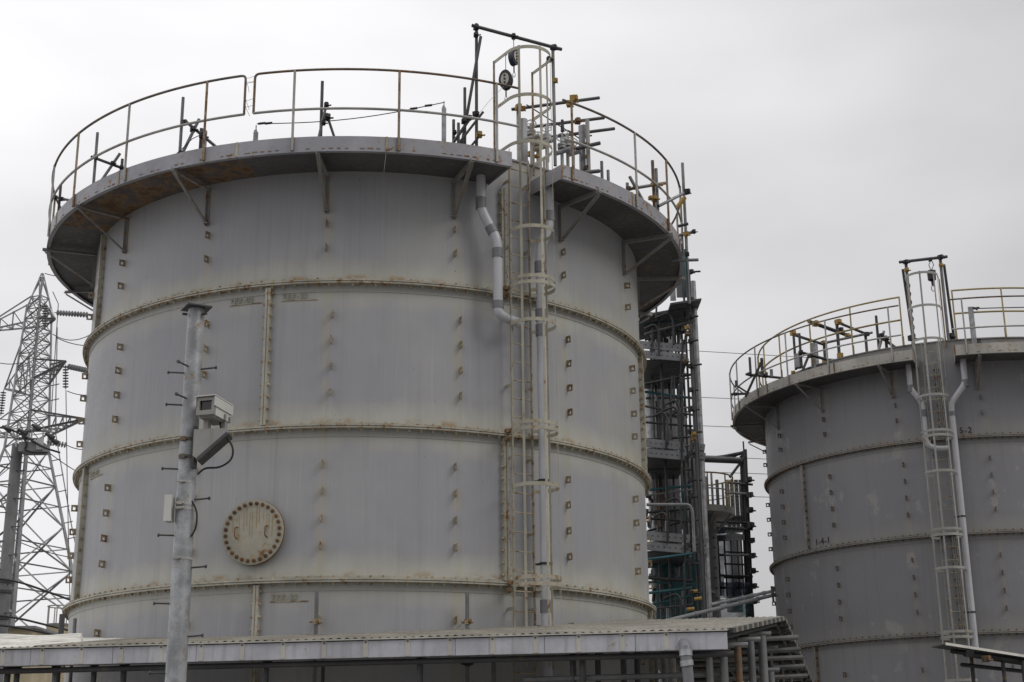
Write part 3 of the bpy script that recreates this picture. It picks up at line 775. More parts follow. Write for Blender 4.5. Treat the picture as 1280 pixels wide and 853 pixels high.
def arrest_block(label, top, r, body_m, face_m, hang, rz):
    """retractable fall arrester: flat rounded drum, eye, hook"""
    top = Vector(top); c = top - Vector((0, 0, hang)); root = thing('fall_arrest_block', label, 'fall arrester', tuple(c - Vector((0,0,r*1.5))))
    M = Matrix.Rotation(rz, 3, 'Z')
    n = 20; prof = []
    for i in range(n):
        a = 2*math.pi*i/n; k = 1.0 + 0.35*max(0, math.cos(a))**3 + 0.3*max(0, -math.cos(a))**3
        prof.append((r*k*math.sin(a)*0.86, r*k*math.cos(a)))
    def slab(y0, y1, s):
        vs_ = [c + M @ Vector((x*s, y0, z*s)) for x, z in prof] + [c + M @ Vector((x*s, y1, z*s)) for x, z in prof]
        return MB().add(vs_, [tuple(range(n)), tuple(range(2*n-1, n-1, -1))] + [((i+1) % n, i, i+n, (i+1) % n+n) for i in range(n)])
    slab(-0.055, 0.055, 1.0).build('drum', body_m, root)
    fp = slab(-0.07, -0.056, 0.62).build('face_plate', face_m, root)
    for i in range(3):
        p = c + M @ Vector((0, -0.072, r*(0.5-0.5*i))); MB().disc(p, M @ Vector((0,-1,0)), .022, .022, .012, 10).build('rivet', 'black_iron', fp)
    MB().tube([c + Vector((0,0,r*1.3)), top], 0.008, 6).tube([top + Vector((.03*math.cos(t*.6), 0, .03*math.sin(t*.6)-.03)) for t in range(11)], .007, 6).build('hanger', 'black_iron', root)
    MB().tube([c - Vector((0,0,r*1.25)), c - Vector((0,0,r*1.25+.16))], 0.014, 8).build('swivel', 'black_iron', root)
    h = c - Vector((0,0,r*1.25+.16))
    MB().tube([h + Vector((.025*math.sin(t*.55), 0, -.05+.05*math.cos(t*.55))) for t in range(11)], .008, 6).build('hook', 'galvanised', root)
    return root
arrest_block('navy fall arrest block hanging from the beam over the pale tank ladder', P(642, 47, y+.32), 0.135, 'navy_case', 'strip_cream', 0.44, 0.9)
arrest_block('cream and black fall arrest block hanging lower, beside the cage', P(632, 66, y+.25), 0.155, 'black_iron', 'strip_cream', 0.60, -0.35)
tag(MB().tube([P(630, 108, y+.2), P(613, 125, y+.1), P(598, 143, y)], 0.004, 5).build('tag_line', 'galvanised'), 'thin pale line from the lower fall arrest block to the left post', 'line')

# tubes and yellow clamps on the roof behind the ladder head
y = 26.2
tl = [(P(640,137,y), P(749,122.5,y+.7), .034, 'dark_tube'), (P(655,160,y+.3), P(755,147.5,y+1), .034, 'dark_tube'), (P(662,175,y+.5), P(768,161,y+1.2), .034, 'dark_tube'), (P(720,186,y+.2), P(750,179,y+.3), .04, 'dark_tube'),
      (*vt(648, 139, y+.1, 13.3), .045, 'galvanised'), (*vt(734, 150, y+.4, 13.3), .045, 'rail_pale'), (*vt(727, 158, y+.5, 13.3), .07, 'galvanised'), (*vt(654, 150, y+.2, 13.3), .09, 'pvc_grey'), (P(730,216,y-.1), P(749,214,y+.1), .04, 'dark_tube')]
rig('scaffold_rack', 'rack of scaffold tubes with yellow clamps behind the pale tank ladder', 'scaffold', tl,
    [(P(648,135,y-.05), 'yellow_clamp', .15), (P(653,136,y-.1), 'yellow_clamp', .11), (P(716,124,y+.4), 'yellow_clamp', .17), (P(711,130,y+.35), 'yellow_clamp', .15), (P(722,152,y+.6), 'brown_tube', .14), (P(728,161,y+.6), 'brown_tube', .14), (P(733,170,y+.6), 'brown_tube', .13), (P(732,182,y+.4), 'brown_tube', .12), (P(733,196,y+.4), 'yellow_clamp', .08), (P(733,210,y+.4), 'brown_tube', .10), (P(662,193,y-.1), 'yellow_clamp', .12), (P(671,196,y-.1), 'yellow_clamp', .09)])
e0, e1 = P(658, 131, y), P(727, 175, y+.5)
tag(MB().tube([e0.lerp(e1, t/8) for t in range(9)], .012, 6).disc(P(703,158,y+.3)-Vector((0,0,.12)), (0,0,1), .04, .03, .26, 8).build('wire_rope', 'black_iron'), 'dark wire rope running down to the right behind the ladder head', 'rope')
# valves and small pipework
def valve(label, u, v, y, h, mat):
    q = P(u, v, y); root = thing('valve_stand', label, 'valve', (q.x, q.y, 13.68), 'valves behind the ladder head')
    MB().tube([(q.x, q.y, 13.68), (q.x, q.y, q.z)], .035, 10).build('stem', mat, root)
    MB().tube([(q.x, q.y, q.z-h*.5), (q.x, q.y, q.z-h*.4)], .09, 12).tube([(q.x, q.y, q.z-h*.38), (q.x, q.y, q.z-h*.3)], .09, 12).build('flange', mat, root)
    MB().tube([(q.x-.12, q.y, q.z-h*.7), (q.x+.16, q.y-.1, q.z-h*.6)], .05, 10).build('branch', mat, root)
    w = MB().tube([(q.x + .1*math.cos(t*.4488), q.y + .03*math.sin(t*.4488), q.z + .1*math.sin(t*.4488)) for t in range(14)], .012, 6, closed=True)
    w.tube([(q.x-.1, q.y, q.z), (q.x+.1, q.y, q.z)], .009, 6).tube([(q.x, q.y, q.z-.1), (q.x, q.y, q.z+.1)], .009, 6)
    w.build('hand_wheel', mat, root)
for i, (u, v, h, mt) in enumerate(((664,155,.5,'rail_pale'), (672,170,.45,'cream_trim'), (683,160,.5,'pvc_grey'), (702,172,.5,'galvanised'), (709,168,.55,'rail_pale'), (716,178,.4,'pvc_grey'))):
    valve(['pale valve with hand wheel, leftmost behind the ladder head', 'cream valve with hand wheel, second behind the ladder head', 'pale valve with hand wheel, third behind the ladder head', 'grey valve with hand wheel, fourth behind the ladder head', 'pale valve with hand wheel, fifth behind the ladder head', 'grey low valve with hand wheel, rightmost behind the ladder head'][i], u, v, 26.0 + .12*i, h, mt)
# right rim
y = 26.6
for u, v, lab in ((752, 202, 'taller of two lone stub tubes on the right rim of the pale tank'), (760, 213, 'shorter of two lone stub tubes on the right rim of the pale tank')):
    s, e = vt(u, v, y); tag(MB().tube([s, e], .032, 10, hollow=True).build('stub_tube', G), lab, 'tube', 'lone stub tubes on the right rim')
y = 27.2
rig('scaffold_prop', 'braced scaffold stub with yellow clamps on the right rim of the pale tank', 'scaffold', [(P(787,221,y), P(803,250,y), .034, G), (P(783,237,y-.05), P(832,229,y+.2), .034, G), (*vt(815.5,201,y+.2), .034, 'brown_tube'), (*vt(820,211,y+.3), .034, G), (*vt(784,229,y+.1), .035, 'galvanised'), (P(823,258,y+.1), P(858,240,y+.6), .034, G)],
    [(P(785,236,y-.1), 'brown_tube', .1), (P(794,234,y-.08), 'brown_tube', .1), (P(816,231,y+.1), 'yellow_clamp', .1), (P(818,249,y+.1), 'yellow_clamp', .13), (P(813,248,y), 'yellow_clamp', .1), (P(827,231,y+.1), 'yellow_clamp', .07), (P(858,240,y+.55), 'black_iron', .13)])
y = 29.2
rig('scaffold_standard', 'tall scaffold upright rising outside the right rim of the pale tank', 'scaffold', [(P(853, 204, y), Vector((P(853,204,y).x, y, P(853,380,y).z)), .034, G), (P(846,260,y-.1), P(856,247,y-.1), .05, 'yellow_clamp'), (P(846,295,y), P(868,290,y), .034, G), (P(840,326,y), P(873,325,y), .034, G), (P(848,283,y-.1), P(860,280,y-.2), .034, 'dark_tube')],
    [(P(857,293,y-.1), 'yellow_clamp', .12), (P(867,290,y-.05), 'black_iron', .1), (P(858,318,y-.05), 'black_iron', .1)])

# ------------------------------------------------------------------ right tank top gear
Z2 = 14.05
def v2(u, v, y, z=Z2):
    q = P(u, v, y); return (q, Vector((q.x, q.y, z)))
y = 39.6
ba, bb = P(1124, 328, y), P(1184, 321, y)
rig('lifting_frame', 'scaffold goal frame over the right tank ladder head', 'frame', [(ba, bb, .045, 'dark_tube'), (*v2(1132, 326, y+.1, 13.5), .045, G), (*v2(1175, 322, y+.1, 13.5), .045, G), (P(1128.5,337,y+.25), P(1142,430,y+.25), .04, 'black_iron'), (P(1180,331,y+.25), P(1193,427,y+.25), .04, 'black_iron')],
    [(P(1132,328,y-.02), 'black_iron', .15), (P(1175,322,y-.02), 'black_iron', .16), (P(1133,338,y), 'yellow_clamp', .14), (P(1176,332,y), 'yellow_clamp', .12), (P(1162,325,y), 'black_iron', .12), (P(1139,423,y+.2), 'black_iron', .2), (P(1188,421,y+.2), 'black_iron', .2)])
ch = MB()
for i in range(14):
    p = P(1135.5 + i*0.55, 352 + i*5.2, y+.2)
    ch.tube([p + Vector((.035*math.cos(t*.9)*(1 if i % 2 else .4), .035*math.cos(t*.9)*(0 if i % 2 else 1), .07*math.sin(t*.9))) for t in range(7)], .014, 5, closed=True)
tag(ch.build('chain', 'black_iron'), 'dark chain hanging beside the left post of the right tank goal frame', 'chain')
hb = thing('fall_arrest_block', 'black fall arrest block hanging from the goal frame on the right tank', 'fall arrester', tuple(P(1166, 366, y)))
p0, p1, p2, p3, p4 = P(1164,324,y), P(1164,339,y), P(1165,350,y), P(1166,357,y), P(1166.5,366,y)
for s in (-1, 1): MB().tube([p0, p0.lerp(p1, .5) + Vector((s*.07,0,0)), p1], .012, 6).build('hanger', 'black_iron', hb)
MB().tube([p1 + Vector((0,0,.02)), p1, p2, p2 - Vector((0,0,.04))], [.08, .13, .12, .06], 12).build('drum', 'black_iron', hb)
MB().tube([p2, p3], .035, 8).build('swivel', 'black_iron', hb)
MB().tube([p3 + Vector((.05*math.sin(t*.6), 0, -.09+.09*math.cos(t*.6))) for t in range(11)], .016, 6).build('hook', 'galvanised', hb)
def prop2(label, u, vtop, y, extra, clamps, r=.04):
    rig('scaffold_prop', label, 'scaffold', [(*v2(u, vtop, y), r, 'dark_tube')] + extra, clamps)
y = 40.5
prop2('braced scaffold stub behind the rail just left of the right tank ladder', 1095, 395, y, [(P(1105,414,y-.05), P(1096,446,y-.05), .04, 'rail_pale'), (P(1098,419,y-.1), P(1121,436,y-.1), .045, 'dark_tube'), (*v2(1107,420,y+.1), .045, 'black_iron')],
      [(P(1101,420,y-.15), 'black_iron', .16), (P(1107,424,y-.15), 'black_iron', .16)])
y = 42.6
prop2('braced scaffold stub near the left end of the right tank rim', 937, 447, y, [(P(932,468,y-.05), P(980,473,y), .04, 'dark_tube'), (P(953,450,y-.1), P(932,496,y-.1), .04, 'black_iron'), (*v2(952,448,y+.1), .05, 'dark_tube'), (*v2(964,462,y+.2), .05, G)],
      [(P(936,468,y-.1), 'black_iron', .13), (P(957,470,y-.1), 'black_iron', .15)])
y = 43.8
prop2('short scaffold stub at the far left edge of the right tank rim', 920, 476, y, [(P(914,493,y), P(942,492,y), .04, 'dark_tube'), (P(922,483,y-.1), P(936,492,y-.1), .03, 'dark_tube')], [(P(919,493,y-.1), 'black_iron', .12)])
y = 41.6
prop2('dark twin scaffold stubs at the middle of the right tank left rim', 999, 417, y, [(P(998,440,y-.1), P(1042,452,y-.1), .045, 'black_iron'), (P(1012,442,y-.15), P(1003,464,y-.15), .04, 'dark_tube'), (*v2(997,443,y+.1), .12, 'galvanised'), (*v2(1017,430,y+.2), .12, 'galvanised'), (*v2(992,420,y+.3), .04, 'dark_tube')],
      [(P(1001,441,y-.15), 'black_iron', .15), (P(1012,445,y-.15), 'black_iron', .15), (P(991,466,y-.1), 'yellow_clamp', .12)])
y = 42.4
rig('scaffold_rack', 'rack of scaffold tubes with yellow clamps on the right tank roof', 'scaffold',
    [(P(1011,402,y), P(1064,421,y+1.5), .06, 'black_iron'), (P(1044,402,y+.3), P(1086,419,y+1.2), .045, 'dark_tube'), (P(990,418,y), P(1030,431,y+1), .045, 'dark_tube'), (P(1026,430,y), P(1090,416,y+1), .04, 'dark_tube'), (*v2(1046,405,y+.3), .05, 'dark_tube'), (*v2(1030,431,y+.2), .045, 'dark_tube'), (*v2(1082,421,y+.4), .045, 'dark_tube')],
    [(P(1019,405,y-.1), 'yellow_clamp', .2), (P(1047,403,y+.2), 'yellow_clamp', .2), (P(991,417,y-.1), 'yellow_clamp', .18), (P(1029,429,y+.1), 'yellow_clamp', .16), (P(1059,420,y+.6), 'yellow_clamp', .16), (P(1050,413,y+.5), 'black_iron', .18), (P(1082,418,y+.3), 'black_iron', .16), (P(1049,445,y-.1), 'yellow_clamp', .2), (P(1029,452,y-.1), 'yellow_clamp', .12)])
y = 39.0
s2 = thing('anchor_stanchion', 'grey flat anchor stanchion right of the right tank ladder', 'stanchion', tuple(v2(1213, 384, y)[1]))
q = P(1213, 384, y)
MB().bar((q.x, y, Z2-.4), (q.x, y, q.z), .14, .06, up=(0,-1,0)).build('flat_bar', 'galvanised', s2, smooth=False)
MB().bar((q.x+.18, y+.1, Z2-.4), (q.x+.16, y+.1, q.z-.9), .10, .06, up=(0,-1,0)).build('flat_bar', 'dark_tube', s2, smooth=False)
lc = thing('lifeline_cable', 'thin lifeline cable running right from the right tank stanchion', 'cable', tuple(P(1213, 386, y)))
MB().tube([P(1213,386,y), P(1250,385,y), P(1300,384,y+.3), P(1380,384,y+1.5)], .016, 6).build('cable', 'dark_tube', lc)
MB().tube([P(1215,386,y), P(1224,385,y)], .035, 8).tube([P(1216,384,y-.02), P(1222,388,y-.02)], .02, 6).build('turnbuckle', 'black_iron', lc)

# ------------------------------------------------------------------ camera pole
PX, PY = -3.72, 16.0
pole = thing('steel_pole', 'round galvanised steel pole with step bolts in front of the pale tank', 'pole', (PX, PY, 0))
def pz(v, y=PY): return P(232, v, y).z
ztop = P(243, 387, PY).z
MB().tube([(PX, PY, 0.004), (PX, PY, 3.0), (PX, PY, ztop)], [.125, .117, .096], 32).build('shaft', 'galvanised', pole)
cp = MB().box((PX, PY, ztop+.012), (.30, .30, .018), Matrix.Rotation(.5, 3, 'Z')).build('cap_plate', 'dark_tube', pole, smooth=False)
for s in (-1, 1): MB().disc((PX+s*.09, PY-.06, ztop-.08), (s, -.5, 0), .016, .016, .06, 6).build('bolt', 'dark_tube', pole)
MB().tube([(PX, PY, .004), (PX, PY, .03)], .25, 4).build('base_plate', 'galvanised', pole)
def step(v, side):
    z = pz(v); d = Vector({'l': (-1, -.15, .02), 'r': (1, -.15, .06), 'f': (-.45, -1, .05)}[side]).normalized()
    a = Vector((PX, PY, z)) + d*.09
    MB().tube([a, a + d*.185], .011, 6).disc(a + d*.18, d, .021, .021, .018, 8).build('step_bolt', 'dark_tube', pole)
for v, s in ((467,'l'), (507,'l'), (587,'l'), (670,'l'), (755,'l'), (842,'l'), (463,'r'), (626,'r'), (711,'r'), (797,'r'), (461,'f'), (501,'f')): step(v, s)
for v, m_, h in ((551,'rail_dark',.022), (573,'rail_dark',.022), (631,'rail_pale',.016), (637,'rail_pale',.012), (699,'rail_pale',.014), (604,'rail_pale',.01)):
    z = pz(v); r = .121 - .0062*max(0, z-3) + .003
    b_ = MB().tube([(PX, PY, z-h), (PX, PY, z+h)], r, 28)
    b_.box((PX-.04, PY-r-.012, z), (.06, .035, h*2.2)); b_.disc((PX-.08, PY-r-.015, z), (1,0,0), .012, .012, .09, 6)
    b_.build('steel_band', m_, pole)
jb = thing('junction_box', 'small white box strapped to the left side of the galvanised pole', 'box', (PX-.17, PY, pz(653)))
za, zb = pz(653), pz(622)
MB().box((PX-.165, PY-.05, (za+zb)/2), (.075, .17, zb-za)).build('case', 'white_plastic', jb, smooth=False)
MB().box((PX-.165, PY-.14, (za+zb)/2), (.082, .012, zb-za+.015)).build('lid', 'white_plastic', jb, smooth=False)
tag(MB().tube(fillet([(PX+.085, PY-.06, pz(628)), (PX+.15, PY-.07, pz(640)), (PX+.155, PY-.07, pz(660)), (PX+.10, PY-.06, pz(672))], .08), .011, 8).build('pole_cable', 'black_rubber'), 'short black cable bulging from the right side of the pole lower down', 'cable')

cc = P(268, 514, PY-.08)
sc = thing('security_camera', 'boxy white security camera housing on a bracket beside the pole', 'camera', (PX+.1, PY, pz(580)))
M = Euler((rad(-3), 0, rad(-17))).to_matrix()
def C(x, y, z): return cc + M @ Vector((x, y, z))
def cbox(c, s, name, mat, par=sc): return MB().box(C(*c), s, M).build(name, mat, par, smooth=False)
W_, H_, L_ = .225, .205, .40
hs = MB()
hs.box(C(0, .01, 0), (W_, L_-.04, H_), M); hs.build('housing', 'white_plastic', sc, smooth=False)
cbox((0, -.01, H_/2+.014), (W_+.03, L_+.05, .012), 'sun_shield', 'white_plastic')
for s in (-1, 1): cbox((s*(W_/2+.009), -.005, .05), (.008, L_+.04, .11), 'shield_side', 'white_plastic')
for c_, s_ in (((0, -L_/2+.005, H_/2-.018), (W_, .03, .036)), ((0, -L_/2+.005, -H_/2+.027), (W_, .03, .054)), ((-W_/2+.018, -L_/2+.005, .009), (.036, .03, H_-.09)), ((W_/2-.018, -L_/2+.005, .009), (.036, .03, H_-.09))): cbox(c_, s_, 'front_bezel', 'camera_grey')
cbox((0, -L_/2+.022, .009), (W_-.07, .006, H_-.09), 'window', 'dark_glass')
cbox((W_/2+.012, .04, -.075), (.014, .03, .07), 'latch', 'camera_grey'); cbox((W_/2+.012, .15, -.075), (.014, .03, .07), 'latch', 'camera_grey')
cbox((0, .0, -H_/2-.012), (W_*.8, L_*.8, .02), 'base_rail', 'camera_grey')
cbox((-.05, -.05, -H_/2-.075), (.06, .07, .11), 'mount_leg', 'camera_grey'); cbox((.09, .09, -H_/2-.08), (.05, .06, .13), 'mount_leg', 'camera_grey')
# triangular wall bracket
tz0, tz1 = pz(582), pz(542); x0 = PX+.095; x1 = x0 + .40
prof = [(x0, tz1), (x1-.05, tz1+.01), (x1, tz1-.035), (x0+.055, tz0+.03), (x0, tz0+.07)]
yb0, yb1 = PY-.20, PY-.03
vs_ = [(x, yb0, z) for x, z in prof] + [(x, yb1+.05, z) for x, z in prof]; n = len(prof)
MB().add(vs_, [tuple(range(n)), tuple(range(2*n-1, n-1, -1))] + [((i+1) % n, i, i+n, (i+1) % n+n) for i in range(n)])  .build('bracket', 'bracket_pale', sc, smooth=False)
MB().bar((x1-.012, (yb0+yb1)/2+.02, tz1-.05), (x0+.05, (yb0+yb1)/2+.02, tz0+.015), .26, .035, up=(.7,0,-.7)).build('bracket_sole', 'dark_tube', sc, smooth=False)  # dark strut whose colour also carries the shade under the bracket
MB().box((x0-.005, PY-.08, (tz0+tz1)/2), (.03, .16, tz1-tz0+.1)).build('pole_shoe', 'dark_tube', sc, smooth=False)
MB().tube(fillet([C(.05, .06, -.1), C(.06, .05, -.19), (x1-.08, PY-.1, tz1)], .06), .009, 8).build('lead', 'black_rubber', sc)
MB().tube(fillet([(x1-.05, PY-.1, tz1-.06), P(292, 560, PY-.1), P(290, 575, PY-.1), P(275, 585, PY-.1), P(256, 585, PY-.1), P(247, 593, PY-.1)], .12, 6), .012, 8).build('cable_loop', 'black_rubber', sc)

# ------------------------------------------------------------------ canopy in front of the pale tank
ER = P(909, 789, 21.5); EL_ = P(0, 812, 23.1)
ev = (ER - EL_).normalized(); EL = EL_ - ev*2.2
width = (ER - EL).length
RG = P(978, 773, 27.0); BK = P(1013, 853, 33.0)
can = thing('canopy', 'low canopy with white fascia and corrugated roof below the pale tank', 'canopy', tuple(Vector((EL.x, EL.y, 0))))
gv, gb = RG - ER, BK - RG
def roof_pt(s, t):
    """s metres along the eave, t 0..1 front slope, 1..2 back slope"""
    b = EL + ev*s
    return b + gv*t if t <= 1 else b + gv + gb*(t-1)
def inside(p): return (p.x-T1.x)**2 + (p.y-T1.y)**2 < 6.07**2
npan = 10; pitch = width/npan
fh = .262
nrm = Vector((ev.y, -ev.x, 0)).normalized()
if nrm.y > 0: nrm = -nrm
for i in range(npan):
    a, b = EL + ev*(i*pitch+.004), EL + ev*((i+1)*pitch-.004)
    dn = Vector((0, 0, -fh/2))
    MB().bar(a + dn, b + dn, .02, fh, up=(0,0,1)).build('fascia_panel', 'fascia_white', can, smooth=False)
k = 0; s = .3
while s < width-.3:
    a = EL + ev*s + nrm*.014
    cs = MB().bar(a + Vector((0,0,-.005)), a + Vector((0,0,-fh+.01)), .075, .006, up=tuple(nrm)).build('cover_strip', 'strip_cream', can, smooth=False)
    MB().disc(a + Vector((0,0,-.03)), nrm, .016, .014, .012, 6).build('rivet', 'dark_tube', cs)
    s += .655
MB().bar(EL + Vector((0,0,.012)) + nrm*.012, ER + Vector((0,0,.012)) + nrm*.012, .06, .02, up=(0,0,1)).build('eave_trim', 'strip_cream', can, smooth=False)
MB().bar(EL + Vector((0,0,-.006)) + nrm*.008, ER + Vector((0,0,-.006)) + nrm*.008, .016, .014, up=(0,0,1)).build('gap_shade_bar', 'black_iron', can, smooth=False)  # solid black bar painted in as the shade line under the eave trim
MB().bar(EL + Vector((0,0,-fh-.008)) - nrm*.01, ER + Vector((0,0,-fh-.008)) - nrm*.01, .05, .012, up=(0,0,1)).build('bottom_trim', 'dark_tube', can, smooth=False)
# corrugated sheets, each about 0.8 m wide, cut round the tank
sw = .78; ns = int(width/sw)+1; cols = 12
for i in range(ns):
    for part in ((0, 1), (1, 2)):
        s0, s1 = width - (i+1)*sw, width - i*sw
        if s0 < -.5: continue
        if part == (1, 2) and (roof_pt(s1, 1.0).x < T1.x or (inside(roof_pt(s0, 1.3)) and inside(roof_pt(s1, 1.3)))): continue
        mb = MB(); ok = False; rows = 12 if part[0] == 0 else 9; vs_ = []
        lift = .006*(i % 2)
        for c in range(cols+1):
            s_ = s0 + (s1-s0)*c/cols
            t1 = part[1]; t0 = part[0]
            if part[0] == 0 and roof_pt(s_, 0).x < -6.0: t1 = 0.6
            if part[0] == 0:
                for q in range(60):
                    if inside(roof_pt(s_, q/59)): t1 = max(.02, (q-1)/59); break
            else:
                for q in range(60):
                    if inside(roof_pt(s_, 2-q/59)): t0 = min(1.98, 2-(q-1)/59); break
            for r in range(rows+1):
                p = roof_pt(s_, t0 + (t1-t0)*r/rows)
                vs_.append(p + Vector((0, 0, .03 + lift + (.014 if c % 2 else -.014))))
        k = rows+1
        fs = [(c*k+r, (c+1)*k+r, (c+1)*k+r+1, c*k+r+1) for c in range(cols) for r in range(rows)]
        nv = len(vs_); vs_ = vs_ + [v - Vector((0,0,.004)) for v in vs_]
        fs = fs + [tuple(nv+j for j in q[::-1]) for q in fs] + [(c*k, nv+c*k, nv+(c+1)*k, (c+1)*k) for c in range(cols)] + [((c+1)*k-1, (c+2)*k-1, nv+(c+2)*k-1, nv+(c+1)*k-1) for c in range(cols)]
        mb.add(vs_, fs).build('roof_sheet', 'roof_sheet' if EL.x + s0 > -8.4 else 'white_sheet', can, smooth=False)
# purlins under both slopes, near the open gable end
def purlin(t, s0, s1, r=.03, mat='purlin_grey', dz=-.045):
    MB().tube([roof_pt(s0, t) + Vector((0,0,dz)), roof_pt(s1, t) + Vector((0,0,dz))], r, 8).build('purlin', mat, can)
for i in range(9):
    t = .04 + .12*i; purlin(t, width - (6.3 if i < 4 else 2.6), width + .02, .03, 'dark_tube' if i % 2 else 'purlin_grey')
for i in range(11):
    t = 1.02 + .095*i; purlin(t, width - 2.6, width + .05, .045, 'purlin_grey' if i % 3 else 'dark_tube')
    clamp_mesh(MB(), roof_pt(width - .06, t) + Vector((0, 0, -.09)), .11).build('clamp', 'dark_tube', can, smooth=False)
    clamp_mesh(MB(), roof_pt(width - 1.6, t) + Vector((0, 0, -.09)), .10).build('clamp', 'black_iron', can, smooth=False)
for s_ in (.12, 1.5, 2.5):
    for t0, t1 in ((.02, 1), (1, 1.98)):
        MB().tube([roof_pt(width - s_, t0) + Vector((0,0,-.11)), roof_pt(width - s_, t1) + Vector((0,0,-.11))], .03, 8).build('rafter', 'dark_tube', can)
# verge: short overlapping flashing pieces down the open end
for i in range(46):
    t = .03 + 1.95*i/45; a = roof_pt(width, t) + Vector((.01, 0, .0)); b = roof_pt(width, min(1.999, t+.036)) + Vector((.01, 0, .0))
    MB().bar(a, b, .10, .075, up=(0,0,1)).build('verge_piece', 'roof_sheet' if i % 2 else 'dark_tube', can, smooth=False)
# tubes under the eave and posts
def under(v0, s=0): return EL + ev*s + Vector((0,0,v0))
MB().tube([EL + Vector((0,.12,-fh-.075)), ER + Vector((.1,.12,-fh-.06))], .045, 10).build('eave_tube', 'dark_tube', can)
MB().tube([P(655, 850, 22.4), P(900, 843, 22.0)], .045, 10).build('lower_tube', 'galvanised_tube', can)
for u, yy, mt, r in ((10,23.2,'dark_tube',.05),(22,23.3,'dark_tube',.045),(70,23,'galvanised_tube',.05),(118,22.9,'dark_tube',.045),(155,22.9,'dark_tube',.05),(333,22.5,'dark_tube',.045),(404,23.4,'dark_tube',.03),(525,22.2,'dark_tube',.05),(617,23.4,'galvanised_tube',.04),(716,22.3,'dark_tube',.05),(728,22,'dark_tube',.05),(747,24,'dark_tube',.05),(779,23,'dark_tube',.05),(796,24,'dark_tube',.05),(830,24.5,'galvanised_tube',.05),(840,25,'rail_pale',.06),(886,21.9,'galvanised_tube',.055),(904,21.9,'galvanised_tube',.06)):
    yy = max(yy, 23.1 - 1.6*u/909 + .3); top = P(u, 836 - .025*u, yy); MB().tube([(top.x, yy, .01), top], r, 10).build('post', mt, can)
    if r > .04: clamp_mesh(MB(), top + Vector((0,-.06,.02)), .11).build('clamp', 'black_iron', can, smooth=False)
for u, v, yy, mt, r in ((922,809,22.5,'brown_tube',.055),(938,802,23.5,'galvanised_tube',.06),(952,795,25,'galvanised_tube',.075),(963,840,26,'galvanised_tube',.07),(962,812,28,'dark_tube',.05),(975,806,30,'dark_tube',.05),(985,800,31.5,'galvanised_tube',.05)):
    top = P(u, v, yy); po = MB().tube([(top.x, yy, .01), top], r, 12).build('post', mt, can)
    MB().tube([top + Vector((-.22,0,.03)), top + Vector((.16,0,.03))], .045, 10, hollow=True).build('head_tube', 'galvanised_tube', po)
# lower ledger tubes inside the open end
for i, (v0, v1) in enumerate(((800,797),(815,812),(824,822),(836,833),(848,845),(858,856))):
    MB().tube([P(884, v0+2, 25+i*.6), P(996 + i*3, v1, 27+i*.6)], .045, 8).build('ledger', 'dark_tube' if i % 2 else 'purlin_grey', can)
dp = thing('downpipe', 'dark grey gutter downpipe with a pale elbow under the canopy corner', 'pipe', tuple(Vector((P(861,853,21.4).x, 21.4, .01))))
q0, q1 = P(857, 812, 21.4), P(861, 853, 21.4)
MB().tube([q0 + Vector((0,.2,.1)), q0, q0 + Vector((0,-.02,-.12)), q1 + Vector((0,0,0)), (q1.x, 21.4, .01)], [.085, .088, .085, .08, .08], 14).build('pipe', 'pvc_dark', dp)
MB().tube([q0 + Vector((0,-.005,-.01)), q0 + Vector((0,-.015,-.10))], .098, 14).tube([q0 + Vector((0,-.02,-.16)), q0 + Vector((.01,-.02,-.24))], .1, 14).build('elbow_collar', 'galvanised', dp)

# upright tubes clamped to the tank just above the canopy
for az, ztp, lab in ((-52.5, 5.22, 'upright tube clamped low on the tank, leftmost, left of the pole'), (-1.6, 5.36, 'upright tube clamped low on the tank below the hatch level, right of the hatch'), (22.0, 5.38, 'upright tube clamped low on the tank just left of the ladder'), (70.5, 5.35, 'upright tube clamped low at the right edge of the pale tank')):
    p = pol(T1, az, 6.28, ztp); root = thing('clamped_tube', lab, 'tube', (p.x, p.y, .3), 'upright tubes clamped to the tank foot')
    MB().tube([(p.x, p.y, .3), p], .034, 10, hollow=True).build('tube', 'galvanised_tube', root)
    for dz in (.5, 1.2):
        k_ = pol(T1, az, 6.28, ztp-dz); cl = clamp_mesh(MB(), k_, .12)
        d = Vector((math.sin(rad(az)), -math.cos(rad(az)), 0)); t_ = Vector((d.y, -d.x, 0))
        cl.tube([k_ - d*.25, k_ + d*.1], .014, 6).tube([k_ - t_*.11, k_ + t_*.11], .018, 6)
        cl.build('clamp', 'bolt_cream' if dz < 1 else 'black_iron', root, smooth=False)
dq = P(78, 768, 25.6)
du = thing('scaffold_stub', 'dark upright tube stub beside the left edge of the tank foot', 'tube', (dq.x, dq.y, .01))
MB().tube([(dq.x, dq.y, .01), dq], .05, 10, hollow=True).build('tube', 'dark_tube', du)
clamp_mesh(MB(), P(81, 800, 25.5), .16).tube([P(74,800,25.5), P(92,797,25.6)], .03, 8).build('clamp', 'black_iron', du, smooth=False)
# pale hoses along the canopy top at the left
for i in range(5):
    yy = 24.0 + .25*i; pts = []
    for j in range(13):
        u = -60 + 13.5*j
        pts.append(P(u, 806.5 - i*2.3 - .02*u*(1 if i % 2 else .4) + 1.2*math.sin(j*.9 + i*1.7), yy))
    tag(MB().tube(pts, .05, 8).build('hose', 'white_sheet'), ['lowest', 'second lowest', 'middle', 'second highest', 'topmost'][i] + ' of the pale hoses lying along the canopy roof at the left', 'hose', 'pale hoses on the canopy')

